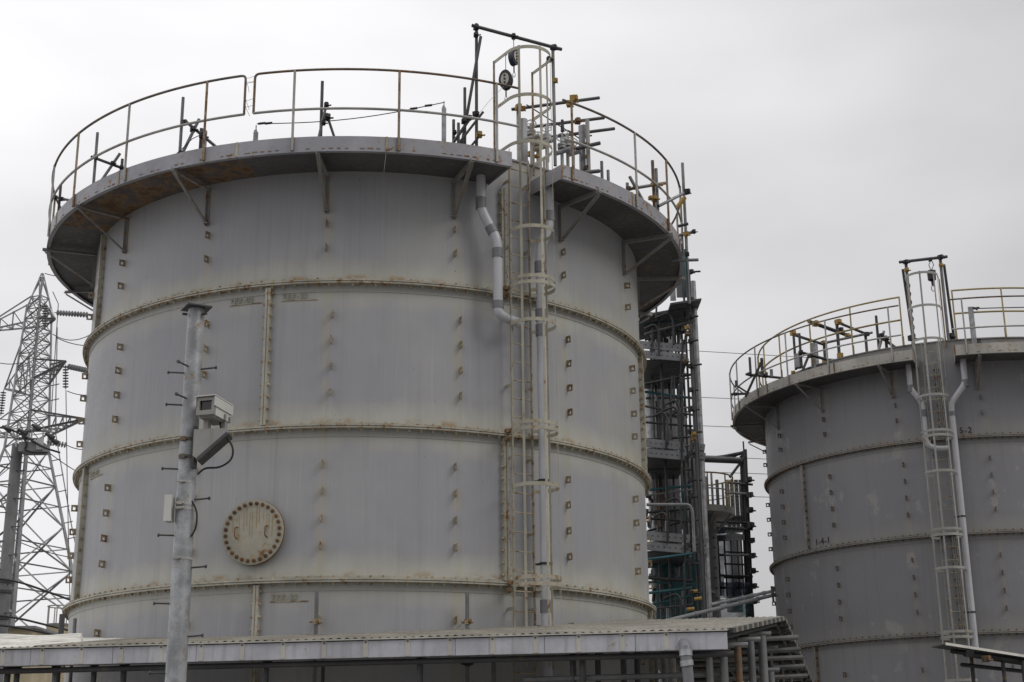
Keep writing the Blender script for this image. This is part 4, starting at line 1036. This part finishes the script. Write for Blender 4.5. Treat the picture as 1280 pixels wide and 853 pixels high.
# ------------------------------------------------------------------ small roof at the bottom right
lr_ = thing('lean_to_roof', 'thin dark lean-to roof with pale edge at the bottom right corner', 'roof', (P(1240, 830, 30).x, 30, .01))
a0, a1 = P(1182, 806, 28.0), P(1330, 829, 30.0)
dpt = Vector((.1, 1.3, .05))
def quad_slab(a, b, c, d, h):
    up = Vector((0,0,h)); return MB().add([a, b, c, d, a+up, b+up, c+up, d+up], [(0,3,2,1),(4,5,6,7),(0,1,5,4),(1,2,6,5),(2,3,7,6),(3,0,4,7)])
quad_slab(a0, a1, a1+dpt, a0+dpt, .02).build('roof_sheet', 'black_iron', lr_, smooth=False)
MB().bar(a0 + Vector((0,-.015,.015)), a1 + Vector((0,-.015,.015)), .02, .05, up=(0,0,1)).build('edge_trim', 'white_sheet', lr_, smooth=False)
for k, (du, dv) in enumerate(((8, 8), (24, 12))):
    MB().tube([P(1182+du, 806+dv, 28.4+k*.4), P(1330, 829+dv-4, 30.2+k*.4)], .05, 8).build('purlin', 'black_iron', lr_)
MB().tube([P(1202, 831, 29), P(1330, 845, 30.5)], .04, 8).build('ledger', 'black_iron', lr_)
for u, v in ((1214, 828), (1253, 830), (1278, 832)):
    t_ = P(u, v-6, 29.4); MB().tube([(t_.x, 29.4, .01), t_], .04, 8).build('post', 'dark_tube', lr_)
clamp_mesh(MB(), P(1232, 824, 28.5), .16).build('clamp', 'brown_tube', lr_, smooth=False)
clamp_mesh(MB(), P(1211, 817, 28.3), .16).build('clamp', 'black_iron', lr_, smooth=False)

# ------------------------------------------------------------------ pipework and scaffold behind the pale tank
D = 41.0
sa_ = thing('scaffold_tower', 'tall scaffold with pale perforated beams behind the right edge of the pale tank', 'scaffold', (P(840, 770, D).x, D, .01))
def st(u0, v0, u1, v1, r, mt, y0=D, y1=None, name='tube', par=sa_):
    return MB().tube([P(u0, v0, y0), P(u1, v1, y1 or y0)], r, 8).build(name, mt, par)
def upright(u, v, yy, r, mt, name='standard', par=sa_):
    q = P(u, v, yy); return MB().tube([(q.x, yy, .01), q], r, 12).build(name, mt, par)
upright(866, 352, D, .085, 'galvanised', 'column'); upright(858, 315, D-.3, .055, 'dark_tube'); upright(853, 330, D+.2, .035, 'dark_tube'); upright(824, 395, D+.1, .04, 'black_iron')
upright(861, 340, D-.2, .045, 'black_iron'); upright(846, 390, D+1.8, .04, 'black_iron'); upright(812, 400, D+1.5, .04, 'dark_tube')
def beam(u0, v0, u1, v1, h, yy, par=sa_, mat='plank_grey'):
    a, b = P(u0, v0, yy), P(u1, v1, yy); d = (b-a)
    for dz in (0, -h-.06):
        bm_ = MB().bar(a + Vector((0,0,dz)), b + Vector((0,0,dz)), .06, h, up=(0,0,1)).build('perforated_beam', mat, par, smooth=False)
        ho = MB(); n = int(d.length/.15)
        for i in range(n):
            p = a + d*((i+.5)/n) + Vector((0, -.028, dz)); ho.disc(p, (0,-1,0), .022, .022, .006, 8)
        stuff(ho.build('beam_holes', 'black_iron', bm_))
def deckp(u0, v0, u1, v1, yy, depth, par=sa_):
    a, b = P(u0, v0, yy), P(u1, v1, yy)
    for i in range(4):
        o = Vector((0, depth*i/4 + .02, 0)); o2 = Vector((0, depth*(i+1)/4 - .02, 0))
        quad_slab(a+o, b+o, b+o2, a+o2, .06).build('deck_plank', 'dark_tube', par, smooth=False)
beam(790, 430, 857, 436, .23, D-.3); deckp(790, 452, 860, 452, D-.2, 3.2)
beam(790, 552, 856, 558, .24, D-.3); beam(862, 557, 881, 560, .2, D-.1); deckp(790, 574, 862, 572, D-.2, 3.2)
beam(790, 668, 862, 674, .24, D-.3); beam(866, 674, 884, 678, .2, D-.1); deckp(790, 692, 866, 690, D-.2, 3.2)
deckp(800, 396, 868, 384, D-.2, 2.6); deckp(838, 381, 877, 375, D-.8, 1.8)
for v0, v1, r in ((390,404,.04),(418,402,.045),(425,414,.04),(408,417,.03),(452,470,.03),(480,468,.04),(490,498,.04),(508,519,.035),(522,508,.03),(528,533,.035),(590,586,.03),(620,612,.03),(648,652,.035),(700,692,.035),(722,727,.05),(742,735,.04),(762,756,.03)):
    st(806, v0, 866, v1, r, random.choice(['black_iron', 'teal_paint', 'dark_tube', 'galvanised_tube']), D + random.uniform(-.4, 1.5))
for u0, v0, u1, v1 in ((820,398,822,355),(838,525,840,470),(842,505,843,470),(848,500,854,425),(852,610,853,470),(856,760,857,570),(815,440,816,410),(833,560,834,520)): st(u0, v0, u1, v1, .03, 'black_iron', D-.35)
for uc, vt_, w in ((836,391,16),(843,508,16),(844,500,12),(818,405,12),(829,515,14),(846,622,16),(829,640,12),(846,742,16)):
    MB().tube(fillet([P(uc-w, vt_+6, D-.4), P(uc, vt_, D-.4), P(uc+5, vt_+8, D-.4), P(uc+6, vt_+40, D-.4)], .3, 6), .035, 8).build('hooped_rail', 'black_iron', sa_)
MB().tube(fillet([P(808, 631, D-1.2), P(862, 631, D-1.2), P(866, 640, D-1.2), P(868, 690, D-1.2)], .25, 6), .045, 10).build('handrail', 'galvanised_tube', sa_)
for u, v in ((858,410),(859,418),(867,543),(866,549),(858,452)): clamp_mesh(MB(), P(u, v, D-.5), .15).build('clamp', 'yellow_clamp' if v in (410, 543) else 'brown_tube', sa_, smooth=False)
for u, v in ((868,740),(873,749),(864,762)): MB().tube([P(u-5,v,D-.4), P(u+4,v-1,D-.4)], .05, 8).build('clamp', 'yellow_clamp', sa_)
for i in range(15):
    v = 345 + i*28 + random.uniform(-5,5); MB().tube([P(860,v,D-.3), P(875 + random.uniform(-3,3), v-1+random.uniform(-2,2), D-.3)], .03, 8).build('tube_end', 'black_iron', sa_)
    clamp_mesh(MB(), P(863, v, D-.4), .16).build('clamp', 'black_iron', sa_, smooth=False)
# blue-grey cladding at the top right
for u0, v0, u1, v1, mt in ((853, 312, 860, 372, 'teal_paint'), (846, 330, 853, 372, 'plank_grey'), (838, 345, 845, 376, 'galvanised')):
    a, b = P(u0, v1, D+.3), P(u1, v1, D+.3); t0_ = P(u0, v0, D+.3)
    MB().box(((a.x+b.x)/2, D+.3, (a.z+t0_.z)/2), (b.x-a.x, .06, t0_.z-a.z)).build('side_sheet', mt, sa_, smooth=False)
# process pipes
def vpipe(u, v, yy, r, mt, label, rings=(), bottom=.01):
    q = P(u, v, yy); root = thing('process_pipe', label, 'pipe', (q.x, yy, bottom), 'pipes behind the pale tank')
    MB().tube([(q.x, yy, bottom), q], r, 18).build('pipe', mt, root)
    for rv in rings:
        z = P(u, rv, yy).z
        MB().tube([(q.x, yy, z-.05), (q.x, yy, z+.05)], r*1.25, 18).build('flange', mt, root)
vpipe(826, 395, D+3.6, .36, 'vessel_grey', 'thick grey vertical pipe behind the scaffold, widest of its row', (520, 640))
vpipe(812, 470, D+3.2, .17, 'galvanised', 'thin pale vertical pipe close to the tank edge behind the scaffold', (664, 560))
vpipe(822, 575, D+3.0, .12, 'red_oxide', 'thin red brown vertical pipe between the grey pipes', ())
vpipe(845, 500, D+4.6, .26, 'vessel_grey', 'medium grey vertical pipe behind the middle of the scaffold', (505, 600, 700))
vpipe(853, 560, D+4.2, .14, 'galvanised', 'narrow pale vertical pipe next to the scaffold column', (620,))
def vessel():
    q = P(871, 610, 50.0); root = thing('process_vessel', 'grey cylindrical vessel with a railed round platform behind the scaffold', 'vessel', (q.x, 50, .01))
    c = (q.x, 50.0); zt = P(900, 640, 49).z
    def ringp(R, z, a0=-180, a1=180, n=48): return [Vector((c[0] + R*math.sin(rad(a0+(a1-a0)*i/n)), 50 - R*math.cos(rad(a0+(a1-a0)*i/n)), z)) for i in range(n+1)]
    MB().tube([(q.x, 50, .01), (q.x, 50, zt+.3)], .62, 40).build('shell', 'vessel_grey', root)
    MB().sector(.60, 1.28, zt, zt+.22, 0, 360, 48).build('platform', 'kerb_cream', root, local=True, loc=(0, 0, 0))
    MB().tube(ringp(1.27, zt+1.35), .03, 8, closed=False).build('top_rail', 'rail_yellow', root)
    MB().tube(ringp(1.27, zt+.8), .025, 8).build('mid_rail', 'rail_pale', root)
    for a in range(-160, 180, 34):
        p = ringp(1.27, zt+.1, a, a+1, 1)[0]; MB().tube([p, p + Vector((0,0,1.25))], .025, 8).build('post', 'rail_yellow', root)
    for a in (20, 65, 110, -30):
        p0, p1 = ringp(1.2, zt, a, a+1, 1)[0], ringp(.6, zt-.6, a, a+1, 1)[0]; MB().bar(p0, p1, .06, .06).build('bracket', 'bracket_grey', root, smooth=False)
    bo = MB()
    for i in range(14):
        p = ringp(.63, zt-.8-.35*i, 46, 47, 1)[0]; bo.disc(p, (.7,-.7,0), .04, .04, .03, 6)
    stuff(bo.build('bolts', 'rust_dark', root))
    for u, v, h, r in ((882,596,1.0,.05),(889,592,.8,.04),(896,600,.9,.06),(903,604,.7,.04)):
        p = P(u, v, 50); MB().tube([(p.x, 50, zt+.2), p], r, 10).build('nozzle', random.choice(['galvanised', 'plank_grey', 'vessel_grey']), root)
    MB().tube([P(876, 574, 50.3), P(926, 576, 50.3)], .12, 12).build('header', 'dark_tube', root)
vessel()
D2 = 52.0
sb_ = thing('scaffold_tower', 'netted scaffold with dark uprights between the two tanks', 'scaffold', (P(912, 770, D2).x, D2, .01))
q = P(931, 548, D2); 
for u0, v0, u1, v1, r in ((929,565,938,772,.09),(932,562,941,772,.05),(926,570,934,772,.05),(884,650,886,772,.09),(887,650,889,772,.05),(929,552,930,566,.03)): 
    a, b = P(u0, v0, D2), P(u1, v1, D2); MB().tube([a, b, (b.x, D2, .01)], r, 8).build('standard', 'black_iron', sb_)
MB().tube([P(874,575,D2), P(905,571,D2), P(930,566,D2)], .07, 8).build('tube', 'black_iron', sb_)
MB().tube([P(878,571,D2+.1), P(915,572,D2+.1), P(933,563,D2+.1)], .05, 8).build('tube', 'dark_tube', sb_)
MB().tube([P(912,597,D2-.1), P(932,570,D2-.1)], .05, 8).build('brace', 'black_iron', sb_)
for v0, v1, mt in ((616,618,'galvanised_tube'),(603,606,'dark_tube'),(652,654,'black_iron'),(658,662,'dark_tube'),(694,694,'galvanised_tube'),(735,735,'black_iron'),(719,721,'black_iron')):
    MB().tube([P(884 if v0 > 640 else 906, v0, D2-.15), P(941, v1, D2-.15)], .045, 8).build('ledger', mt, sb_)
for i in range(9):
    v = 600 + i*19; u = 931 + (v-565)*.043; clamp_mesh(MB(), P(u+3, v, D2-.2), .24).tube([P(u, v, D2-.2), P(u+8, v, D2-.2)], .035, 8).build('clamp', 'black_iron', sb_, smooth=False)
for i in range(4):
    a, b = P(908+i*5.6, 600, D2+.2), P(908+i*5.6, 662, D2+.2)
    pk = MB().box(((a.x+b.x)/2 + .07, D2+.2, (a.z+b.z)/2), (.145, .05, a.z-b.z)).build('scaffold_plank', 'plank_grey', sb_, smooth=False)
    hl = MB()
    for j in range(13): hl.disc(Vector(((a.x+b.x)/2+.07, D2+.172, b.z + (a.z-b.z)*(j+.5)/13)), (0,-1,0), .03, .03, .005, 6)
    stuff(hl.build('plank_holes', 'dark_tube', pk))
deckp(885, 648, 932, 646, D2, 2.0, sb_); beam(888, 664, 930, 662, .22, D2-.1, sb_, 'tower_dark')
for i, u in enumerate((897, 905, 913, 921, 926)): MB().tube([P(u, 672, D2-.05), P(u+4, 745, D2-.05)], .035, 8).build('tube', 'dark_tube', sb_)
for v in (690, 705, 722): MB().tube([P(905, v, D2-.08), P(930, v+1, D2-.08)], .035, 8).build('tube', 'black_iron', sb_)
MB().tube([P(916, 668, D2+1.5), P(919, 765, D2+1.5)], .3, 12).build('pale_duct', 'plank_grey', sb_)
def netting(label, name, mat, u0, v0, u1, v1, yy, nx=18, nz=16, amp=.10):
    vs_ = []
    for j in range(nz+1):
        for i in range(nx+1):
            u = u0 + (u1-u0)*i/nx; v = v0 + (v1-v0)*j/nz
            p = P(u, v, yy); p.y += amp*math.sin(i*.9 + j*.35) + amp*.5*math.sin(i*.4 - j*.8); vs_.append(p)
    k = nx+1
    return tag(MB().add(vs_, [(j*k+i, (j+1)*k+i, (j+1)*k+i+1, j*k+i+1) for j in range(nz) for i in range(nx)]).build(name, mat), label, 'netting')
netting('dark navy netting hung on the left half of the netted scaffold', 'safety_net', 'navy_net', 886, 660, 906, 745, D2-.3)
netting('dark navy netting strip below the platform of the netted scaffold', 'safety_net', 'navy_net', 887, 728, 936, 748, D2-.35)
netting('teal netting wrapped round the foot of the netted scaffold', 'safety_net', 'teal_net', 872, 748, 936, 775, D2-.6)
netting('teal netting hung low behind the tall scaffold', 'safety_net', 'teal_net', 815, 700, 884, 775, D+2.2)
netting('dark net panel hanging between the column and the netted scaffold', 'safety_net', 'navy_net', 880, 645, 893, 690, D2-.4)
# mass of pipework deep inside the plant
for i, (u, v, r, mt, lab) in enumerate(((809, 455, .14, 'tower_dark', 'dim grey pipe deep behind the scaffold, hard against the tank edge'), (818, 470, .10, 'teal_paint', 'dim teal pipe deep behind the scaffold'), (834, 440, .22, 'vessel_grey', 'dim thick pipe deep behind the scaffold, right of the thickest pipe'), (841, 540, .75, 'vessel_grey', 'dim broad vessel filling the gap behind the scaffold'), (852, 520, .12, 'dark_tube', 'dim black pipe deep behind the scaffold near its column'), (862, 590, .55, 'tower_dark', 'dim vessel just behind the pale scaffold column'), (857, 610, .09, 'galvanised', 'dim pale thin pipe deep behind the scaffold near its column'))):
    yy = D + 6 + .5*i; q = P(u, v, yy); root = thing('background_pipe', lab, 'pipe', (q.x, yy, .01), 'dim pipes deep behind the scaffold')
    MB().tube([(q.x, yy, .01), q, q + Vector((0, .3, r*.8))], [r, r, r*.3], 14).build('pipe', mt, root)
    for z in (4.4 + .3*i, 7.2 + .2*i): MB().tube([(q.x, yy, z), (q.x, yy, z+.09)], r*1.15 + .04, 14).build('flange', mt, root)
# small fittings crowding the pipe runs
rr_ = random.Random(11)
for i in range(70):
    u, v = rr_.uniform(808, 858), rr_.choice([rr_.uniform(455, 545), rr_.uniform(590, 665), rr_.uniform(700, 765), rr_.uniform(400, 425)]); yy = D + rr_.uniform(.8, 2.6)
    l = rr_.uniform(6, 22); st(u, v, u + rr_.uniform(-2, 2), v + l, rr_.uniform(.025, .06), rr_.choice(['black_iron', 'black_iron', 'dark_tube', 'galvanised_tube', 'plank_grey']), yy)
for i in range(16):
    v = 408 + i*23; u0 = 806 + .012*(v-400)
    st(u0, v + rr_.uniform(-6, 6), 862 + .012*(v-400), v + rr_.uniform(-12, 4), rr_.uniform(.022, .04), rr_.choice(['black_iron', 'dark_tube', 'teal_paint']), D + rr_.uniform(.2, 2.4))
for i in range(5):
    u = 816 + 9*i; upright(u, 400 + 12*(i % 3), D + 2.4, .035, 'teal_paint' if i % 2 else 'black_iron')
# sloping pipes to the right tank
for lab, a, b, r, mt in (('upper sloping pale pipe running to the right tank', P(800, 778, 38.2), P(967, 739, 43.0), .05, 'galvanised'), ('lower sloping pale pipe beneath its twin running to the right tank', P(822, 779, 38.0), P(967, 744, 42.6), .055, 'plank_grey')):
    if lab[0] == 'u': a = P(884, 757, 41.5)
    root = thing('sloping_pipe', lab, 'pipe', tuple(a)); MB().tube([a, b], r, 12).build('pipe', mt, root)
    for t in (.3, .52, .68, .85):
        p = a.lerp(b, t); d = (b-a).normalized(); MB().tube([p-d*.06, p+d*.06], r*1.25, 12).build('coupling', mt, root)
clw = thing('pipe_bracket', 'dark clamp bracket holding the sloping pipes at the right tank', 'bracket', tuple(P(966, 748, 43)))
clamp_mesh(MB(), P(966, 737, 42.9), .14).build('clamp', 'dark_tube', clw, smooth=False); clamp_mesh(MB(), P(967, 744, 42.5), .14).build('clamp', 'dark_tube', clw, smooth=False)
MB().bar(P(964.5, 733, 43), P(967, 752, 43), .06, .06).build('plate', 'dark_tube', clw, smooth=False)

# ------------------------------------------------------------------ lattice tower
TD = 90.0
ap = P(53, 342, TD)
tw = thing('transmission_tower', 'steel lattice transmission tower left of the pale tank', 'pylon', (ap.x, TD, 0.01))
phi = rad(20.6)
def tw_half(z):
    zt = ap.z
    if z > zt-2.6: return .06 + (zt-z)/2.6*.74
    if z > 22.7: return .80 + (zt-2.6-z)/(zt-2.6-22.7)*.55
    return 1.35 + (22.7-z)*.268
def leg_pt(k, z):
    a = phi + k*math.pi/2; h = tw_half(z); return Vector((ap.x + h*math.cos(a), TD + h*math.sin(a), z))
def mem(a, b, w, name, mt, par=tw):
    d = (b-a).normalized(); x, y_ = ortho(d)
    return MB().angle(a, b, w, w*.22, x, y_).build(name, mt, par, smooth=False)
lv = [0.01, 4.2, 8.2, 11.8, 15.0, 17.8, 20.4, 22.7, 23.9, 25.0, 26.1, 27.1, 28.1, 29.0, 29.9, 30.7, 31.4, 32.1, 33.0, ap.z-.3]
for k in range(4):
    MB().tube([leg_pt(k, z) for z in (0.01, 11.8, 22.7, 32.1, ap.z)], [.15, .12, .095, .07, .04], 8).build('leg', 'tower_steel' if k % 2 == 0 else 'tower_dark', tw)
    for i in range(len(lv)-1):
        z0, z1 = lv[i], lv[i+1]; k2 = (k+1) % 4; w = .095 if z0 < 20 else .065
        mem(leg_pt(k, z0), leg_pt(k2, z1), w, 'brace', 'tower_steel' if (i+k) % 2 else 'tower_dark'); mem(leg_pt(k2, z0), leg_pt(k, z1), w, 'brace', 'tower_steel')
        if i in (3, 5, 7) or z0 > 22: mem(leg_pt(k, z1), leg_pt(k2, z1), w*.9, 'horizontal', 'tower_steel')
        if z0 < 22.7 and i > 0:       # secondary bracing
            c1 = leg_pt(k, (z0+z1)/2); c2 = (leg_pt(k, z0) + leg_pt(k2, z1))/2; mem(c1, c2, .08, 'brace', 'tower_steel')
            c1 = leg_pt(k2, (z0+z1)/2); mem(c1, c2, .08, 'brace', 'tower_dark')
MB().tube([leg_pt(0, z) + Vector((.5 + (20-z)*.01 if z < 20 else .4, 0, 0)) for z in (.5, 10, 18, 24, 31)], .04, 6).build('climbing_rail', 'tower_steel', tw)
for i in range(22):
    z = 6 + i*1.0; p = leg_pt(0, z); MB().tube([p, p + Vector((.62, -.05, .12))], .035, 6).build('climbing_peg', 'tower_dark', tw)
def arm(tip, zl, zu, ks, nm='cross_arm'):
    tip = Vector(tip); root = None
    lows = [leg_pt(k, zl) for k in ks]; ups = [leg_pt(k, zu) for k in ks]
    root = mem(lows[0], tip, .12, nm, 'tower_steel')
    root['_o'] = tw['_o']
    mem(lows[1], tip, .12, 'chord', 'tower_dark', root); mem(ups[0], tip, .10, 'chord', 'tower_steel', root); mem(ups[1], tip, .10, 'chord', 'tower_dark', root)
    n = 5
    for i in range(1, n):
        t = i/n; a, b, c, d = (q.lerp(tip, t) for q in (lows[0], lows[1], ups[0], ups[1])); t2 = (i-1)/n
        mem(a, b, .07, 'strut', 'tower_steel', root); mem(a, c, .07, 'strut', 'tower_steel', root); mem(lows[0].lerp(tip, t2), c, .06, 'strut', 'tower_dark', root); mem(lows[1].lerp(tip, t2), a, .06, 'strut', 'tower_steel', root)
aL1, aR1 = P(-32, 415, TD), P(62, 396, TD-1.5)
aL2, aR2 = P(5, 485, TD+1.0), P(83, 451, TD-1.0)
aL3, aR3 = P(-30, 545, TD+.8), P(107, 523, TD-1.2)
zz1, zz2, zz3 = P(40, 398, TD).z, P(40, 470, TD).z, P(40, 530, TD).z
arm(aL1, zz1-.3, zz1+1.6, (1, 2)); arm(aL2, zz2-1.0, zz2+2.4, (1, 2)); arm(aR2, zz2-.4, zz2+.9, (0, 3)); arm(aR3, zz3-.7, zz3+.7, (0, 3)); arm(aL3, zz3-.6, zz3+.8, (1, 2)); arm(P(70, 398, TD-1), zz1-.2, zz1+.8, (0, 3))
def insulator(label, a, b, n, group='insulator strings on the lattice tower'):
    a, b = Vector(a), Vector(b); d = b-a; root = thing('insulator_string', label, 'insulator', tuple(b), group)
    MB().tube([a, b], .03, 6).build('rod', 'tower_dark', root)
    pr = None
    eul = d.to_track_quat('Z', 'Y').to_euler()
    for i in range(n):
        p = a + d*(.1 + .8*i/(n-1)) - b
        if pr is None:
            pr = MB().tube([(0,0,-.03), (0,0,-.012), (0,0,.012), (0,0,.05)], [.05, .20, .185, .05], 12).build('disc', 'insulator', root, local=True, loc=p); pr.rotation_euler = eul
        else: inst(pr, root, p, rot=eul)
    return root
insulator('vertical insulator string hanging inside the tower head', P(56.5, 380, TD-1.8), P(56.5, 411, TD-1.8), 9)
i1 = P(113, 394, TD-2); insulator('upper horizontal insulator string reaching from the tower to the tank edge', P(68, 391, TD-1.6), i1, 11)
insulator('vertical insulator string hanging from the middle right cross arm', P(82, 456, TD-1.2), P(82, 487, TD-1.2), 8)
i2 = P(112, 464, TD-2); insulator('lower horizontal insulator string reaching from the middle arm to the tank edge', P(84, 458, TD-1.2), i2, 8)
i3 = P(84, 557, TD-1.5); insulator('short insulator string above the platform box on the tower', P(58, 552, TD-1.5), i3, 7)
insulator('insulator string hanging from the left middle arm at the frame edge', P(4.5, 488, TD+1), P(1, 520, TD+1), 9)
def wire(label, pts, r=.022, cat='power line', grp='power lines'):
    return tag(MB().tube([Vector(p) for p in pts], r, 5).build('power_line', 'dark_tube'), label, cat, grp)
def span(u0, v0, u1, v1, y0, y1, sag, n=24):
    a, b = P(u0, v0, y0), P(u1, v1, y1); return [a.lerp(b, t/n) - Vector((0,0,4*sag*(t/n)*(1-t/n))) for t in range(n+1)]
for i, (v0, va, vb, lab) in enumerate(((394, 431, 436, 'highest power line seen in the gap between the tanks'), (464, 496, 499, 'second highest power line seen in the gap between the tanks'), (500, 523, 527, 'third power line from the top in the gap between the tanks'), (535, 563, 567, 'fourth power line from the top in the gap between the tanks'), (560, 590, 592, 'fifth power line from the top in the gap between the tanks'), (600, 617, 619, 'lowest power line seen in the gap between the tanks'))):
    sl = (vb-va)/68.0
    wire(lab, span(112, v0, 1420, vb + sl*480, 88, 95, max(.01, (va - (v0 + (vb + sl*480 - v0)*(868-112)/1308))*.05/ .98)))
for i, (u0, v0, u1, v1, sg, lab) in enumerate(((0, 454, 30, 453, .1, 'short power line leaving the frame left of the tower'), (66, 418, 125, 410, .6, 'sagging jumper wire under the upper insulator'), (70, 422, 120, 432, .2, 'wire running to the tank edge below the upper insulator'), (84, 489, 112, 494, .1, 'wire running to the tank edge below the middle insulator'), (0, 524, 60, 524, .1, 'wire crossing the tower at the box platform'), (84, 557, 110, 562, .1, 'wire running right from the short insulator'), (60, 565, 112, 598, .1, 'wire falling right from the platform box'), (56, 342, 80, 346, .05, 'ground wire running right from the tower peak'), (20, 676, 112, 700, .2, 'thin wire sloping right across the tower legs'))):
    wire(lab, span(u0, v0, u1, v1, TD-2.2, TD-2.2, sg, 10), .03)
wire('pilot wire dropping down beside the tower from the middle arm', [P(82.5, 488, TD-1.2), P(84, 600, TD-1.5), P(88, 770, TD-1.8)], .03)
wire('second drop wire hanging beside the tower from the top', [P(66, 365, TD-2), P(73, 380, TD-2), P(69, 440, TD-2), P(64, 520, TD-2)], .03)
# monopole with platform box in front of the tower
MD = 62.0
q0, q1 = P(22, 556, MD), P(-6, 853, MD)
mp_ = thing('steel_monopole', 'thick steel pole with box platform in front of the lattice tower', 'pole', (q0.x, MD, .01))
MB().tube([(q0.x, MD, .01), q0], [.33, .24], 24).build('shaft', 'vessel_grey', mp_)
bx = P(42, 561, MD-.2)
MB().box((bx.x, bx.y, bx.z), (1.05, .9, .42)).build('box', 'tower_dark', mp_, smooth=False)
MB().box((bx.x+.42, bx.y-.46, bx.z+.1), (.3, .05, .5)).build('panel', 'tower_steel', mp_, smooth=False)
for dz in (.25, .6): MB().tube([(bx.x-.7, bx.y-.4, bx.z+dz+.1), (bx.x+.55, bx.y-.4, bx.z+dz+.1)], .04, 6).build('rail', 'dark_tube', mp_)
for s in (-.65, 0, .5): MB().tube([(bx.x+s, bx.y-.4, bx.z), (bx.x+s, bx.y-.4, bx.z+.85)], .035, 6).build('rail_post', 'tower_steel', mp_)
for i, (u, v) in enumerate(((8, 536), (28, 540), (45, 534), (62, 545), (67, 551))):
    MB().tube([P(u-5, v-3, MD-.6), P(u+5, v+3, MD-.6)], [.06, .12], 8).build('cable_head', 'black_iron', mp_)
for v in (727, 740, 773): 
    z = P(8, v, MD).z; MB().tube([(q0.x, MD, z-.06), (q0.x, MD, z+.06)], .335, 20).build('steel_band', 'dark_tube', mp_)
for i in range(14):
    z = q0.z - .6 - i*.62; MB().tube([(q0.x, MD-.2, z), (q0.x + (.52 if i % 2 else -.52), MD-.25, z)], .025, 6).build('step_bolt', 'dark_tube', mp_)
for i, (p_, lab) in enumerate((([(-20,534),(10,535),(30,545),(55,560),(75,566)], 'thick black cable draped over the pole platform'), ([(-20,722),(20,726),(60,740),(115,760)], 'upper thick black cable sloping down right from the pole'), ([(-20,768),(20,772),(60,782),(115,795)], 'middle thick black cable sloping down right from the pole'), ([(-20,780),(20,784),(60,792),(90,799)], 'lowest thick black cable sloping down right from the pole'), ([(28,545),(34,556),(30,562),(40,566),(60,566)], 'short black cable loop at the pole platform'))):
    pts = [P(u, v, MD-.7) for u, v in p_]; tag(MB().tube(fillet(pts, 1.0), .045, 8).build('cable', 'black_rubber'), lab, 'cable', 'black cables on the pole')
# distant roofs at the left
hq = P(20, 800, 75)
hs_ = thing('storage_shed', 'low ochre shed seen behind the tower foot', 'shed', (hq.x, 75, .01))
a, b = P(8, 800, 75), P(34, 786, 75)
MB().box(((a.x+b.x)/2, 77, b.z/2), (b.x-a.x+.6, 4, b.z)).build('wall', 'ochre_wall', hs_, smooth=False)
MB().box(((a.x+b.x)/2, 77, b.z+.06), (b.x-a.x+1.0, 4.5, .12)).build('roof', 'tower_dark', hs_, smooth=False)
a, b = P(50, 800, 80), P(84, 781, 80)
ft = thing('far_tank', 'small ochre tank with roof rail beyond the tower legs', 'tank', ((a.x+b.x)/2, 81, .01))
cx = (a.x+b.x)/2; rr = (b.x-a.x)/2
MB().tube([(cx, 81, .01), (cx, 81, b.z)], rr, 28).build('shell', 'ochre_wall', ft)
MB().tube([(cx, 81, b.z), (cx, 81, b.z+.12)], rr*1.06, 28).build('roof', 'vessel_grey', ft)
MB().tube([(cx + rr*math.cos(t*.2618), 81 + rr*math.sin(t*.2618), b.z+1.1) for t in range(24)], .04, 6, closed=True).build('rail', 'rail_pale', ft)
for t in range(0, 24, 3): MB().tube([(cx + rr*math.cos(t*.2618), 81 + rr*math.sin(t*.2618), b.z+.1), (cx + rr*math.cos(t*.2618), 81 + rr*math.sin(t*.2618), b.z+1.1)], .035, 6).build('post', 'rail_pale', ft)

for o in bpy.data.objects:
    if '_o' in o: del o['_o']
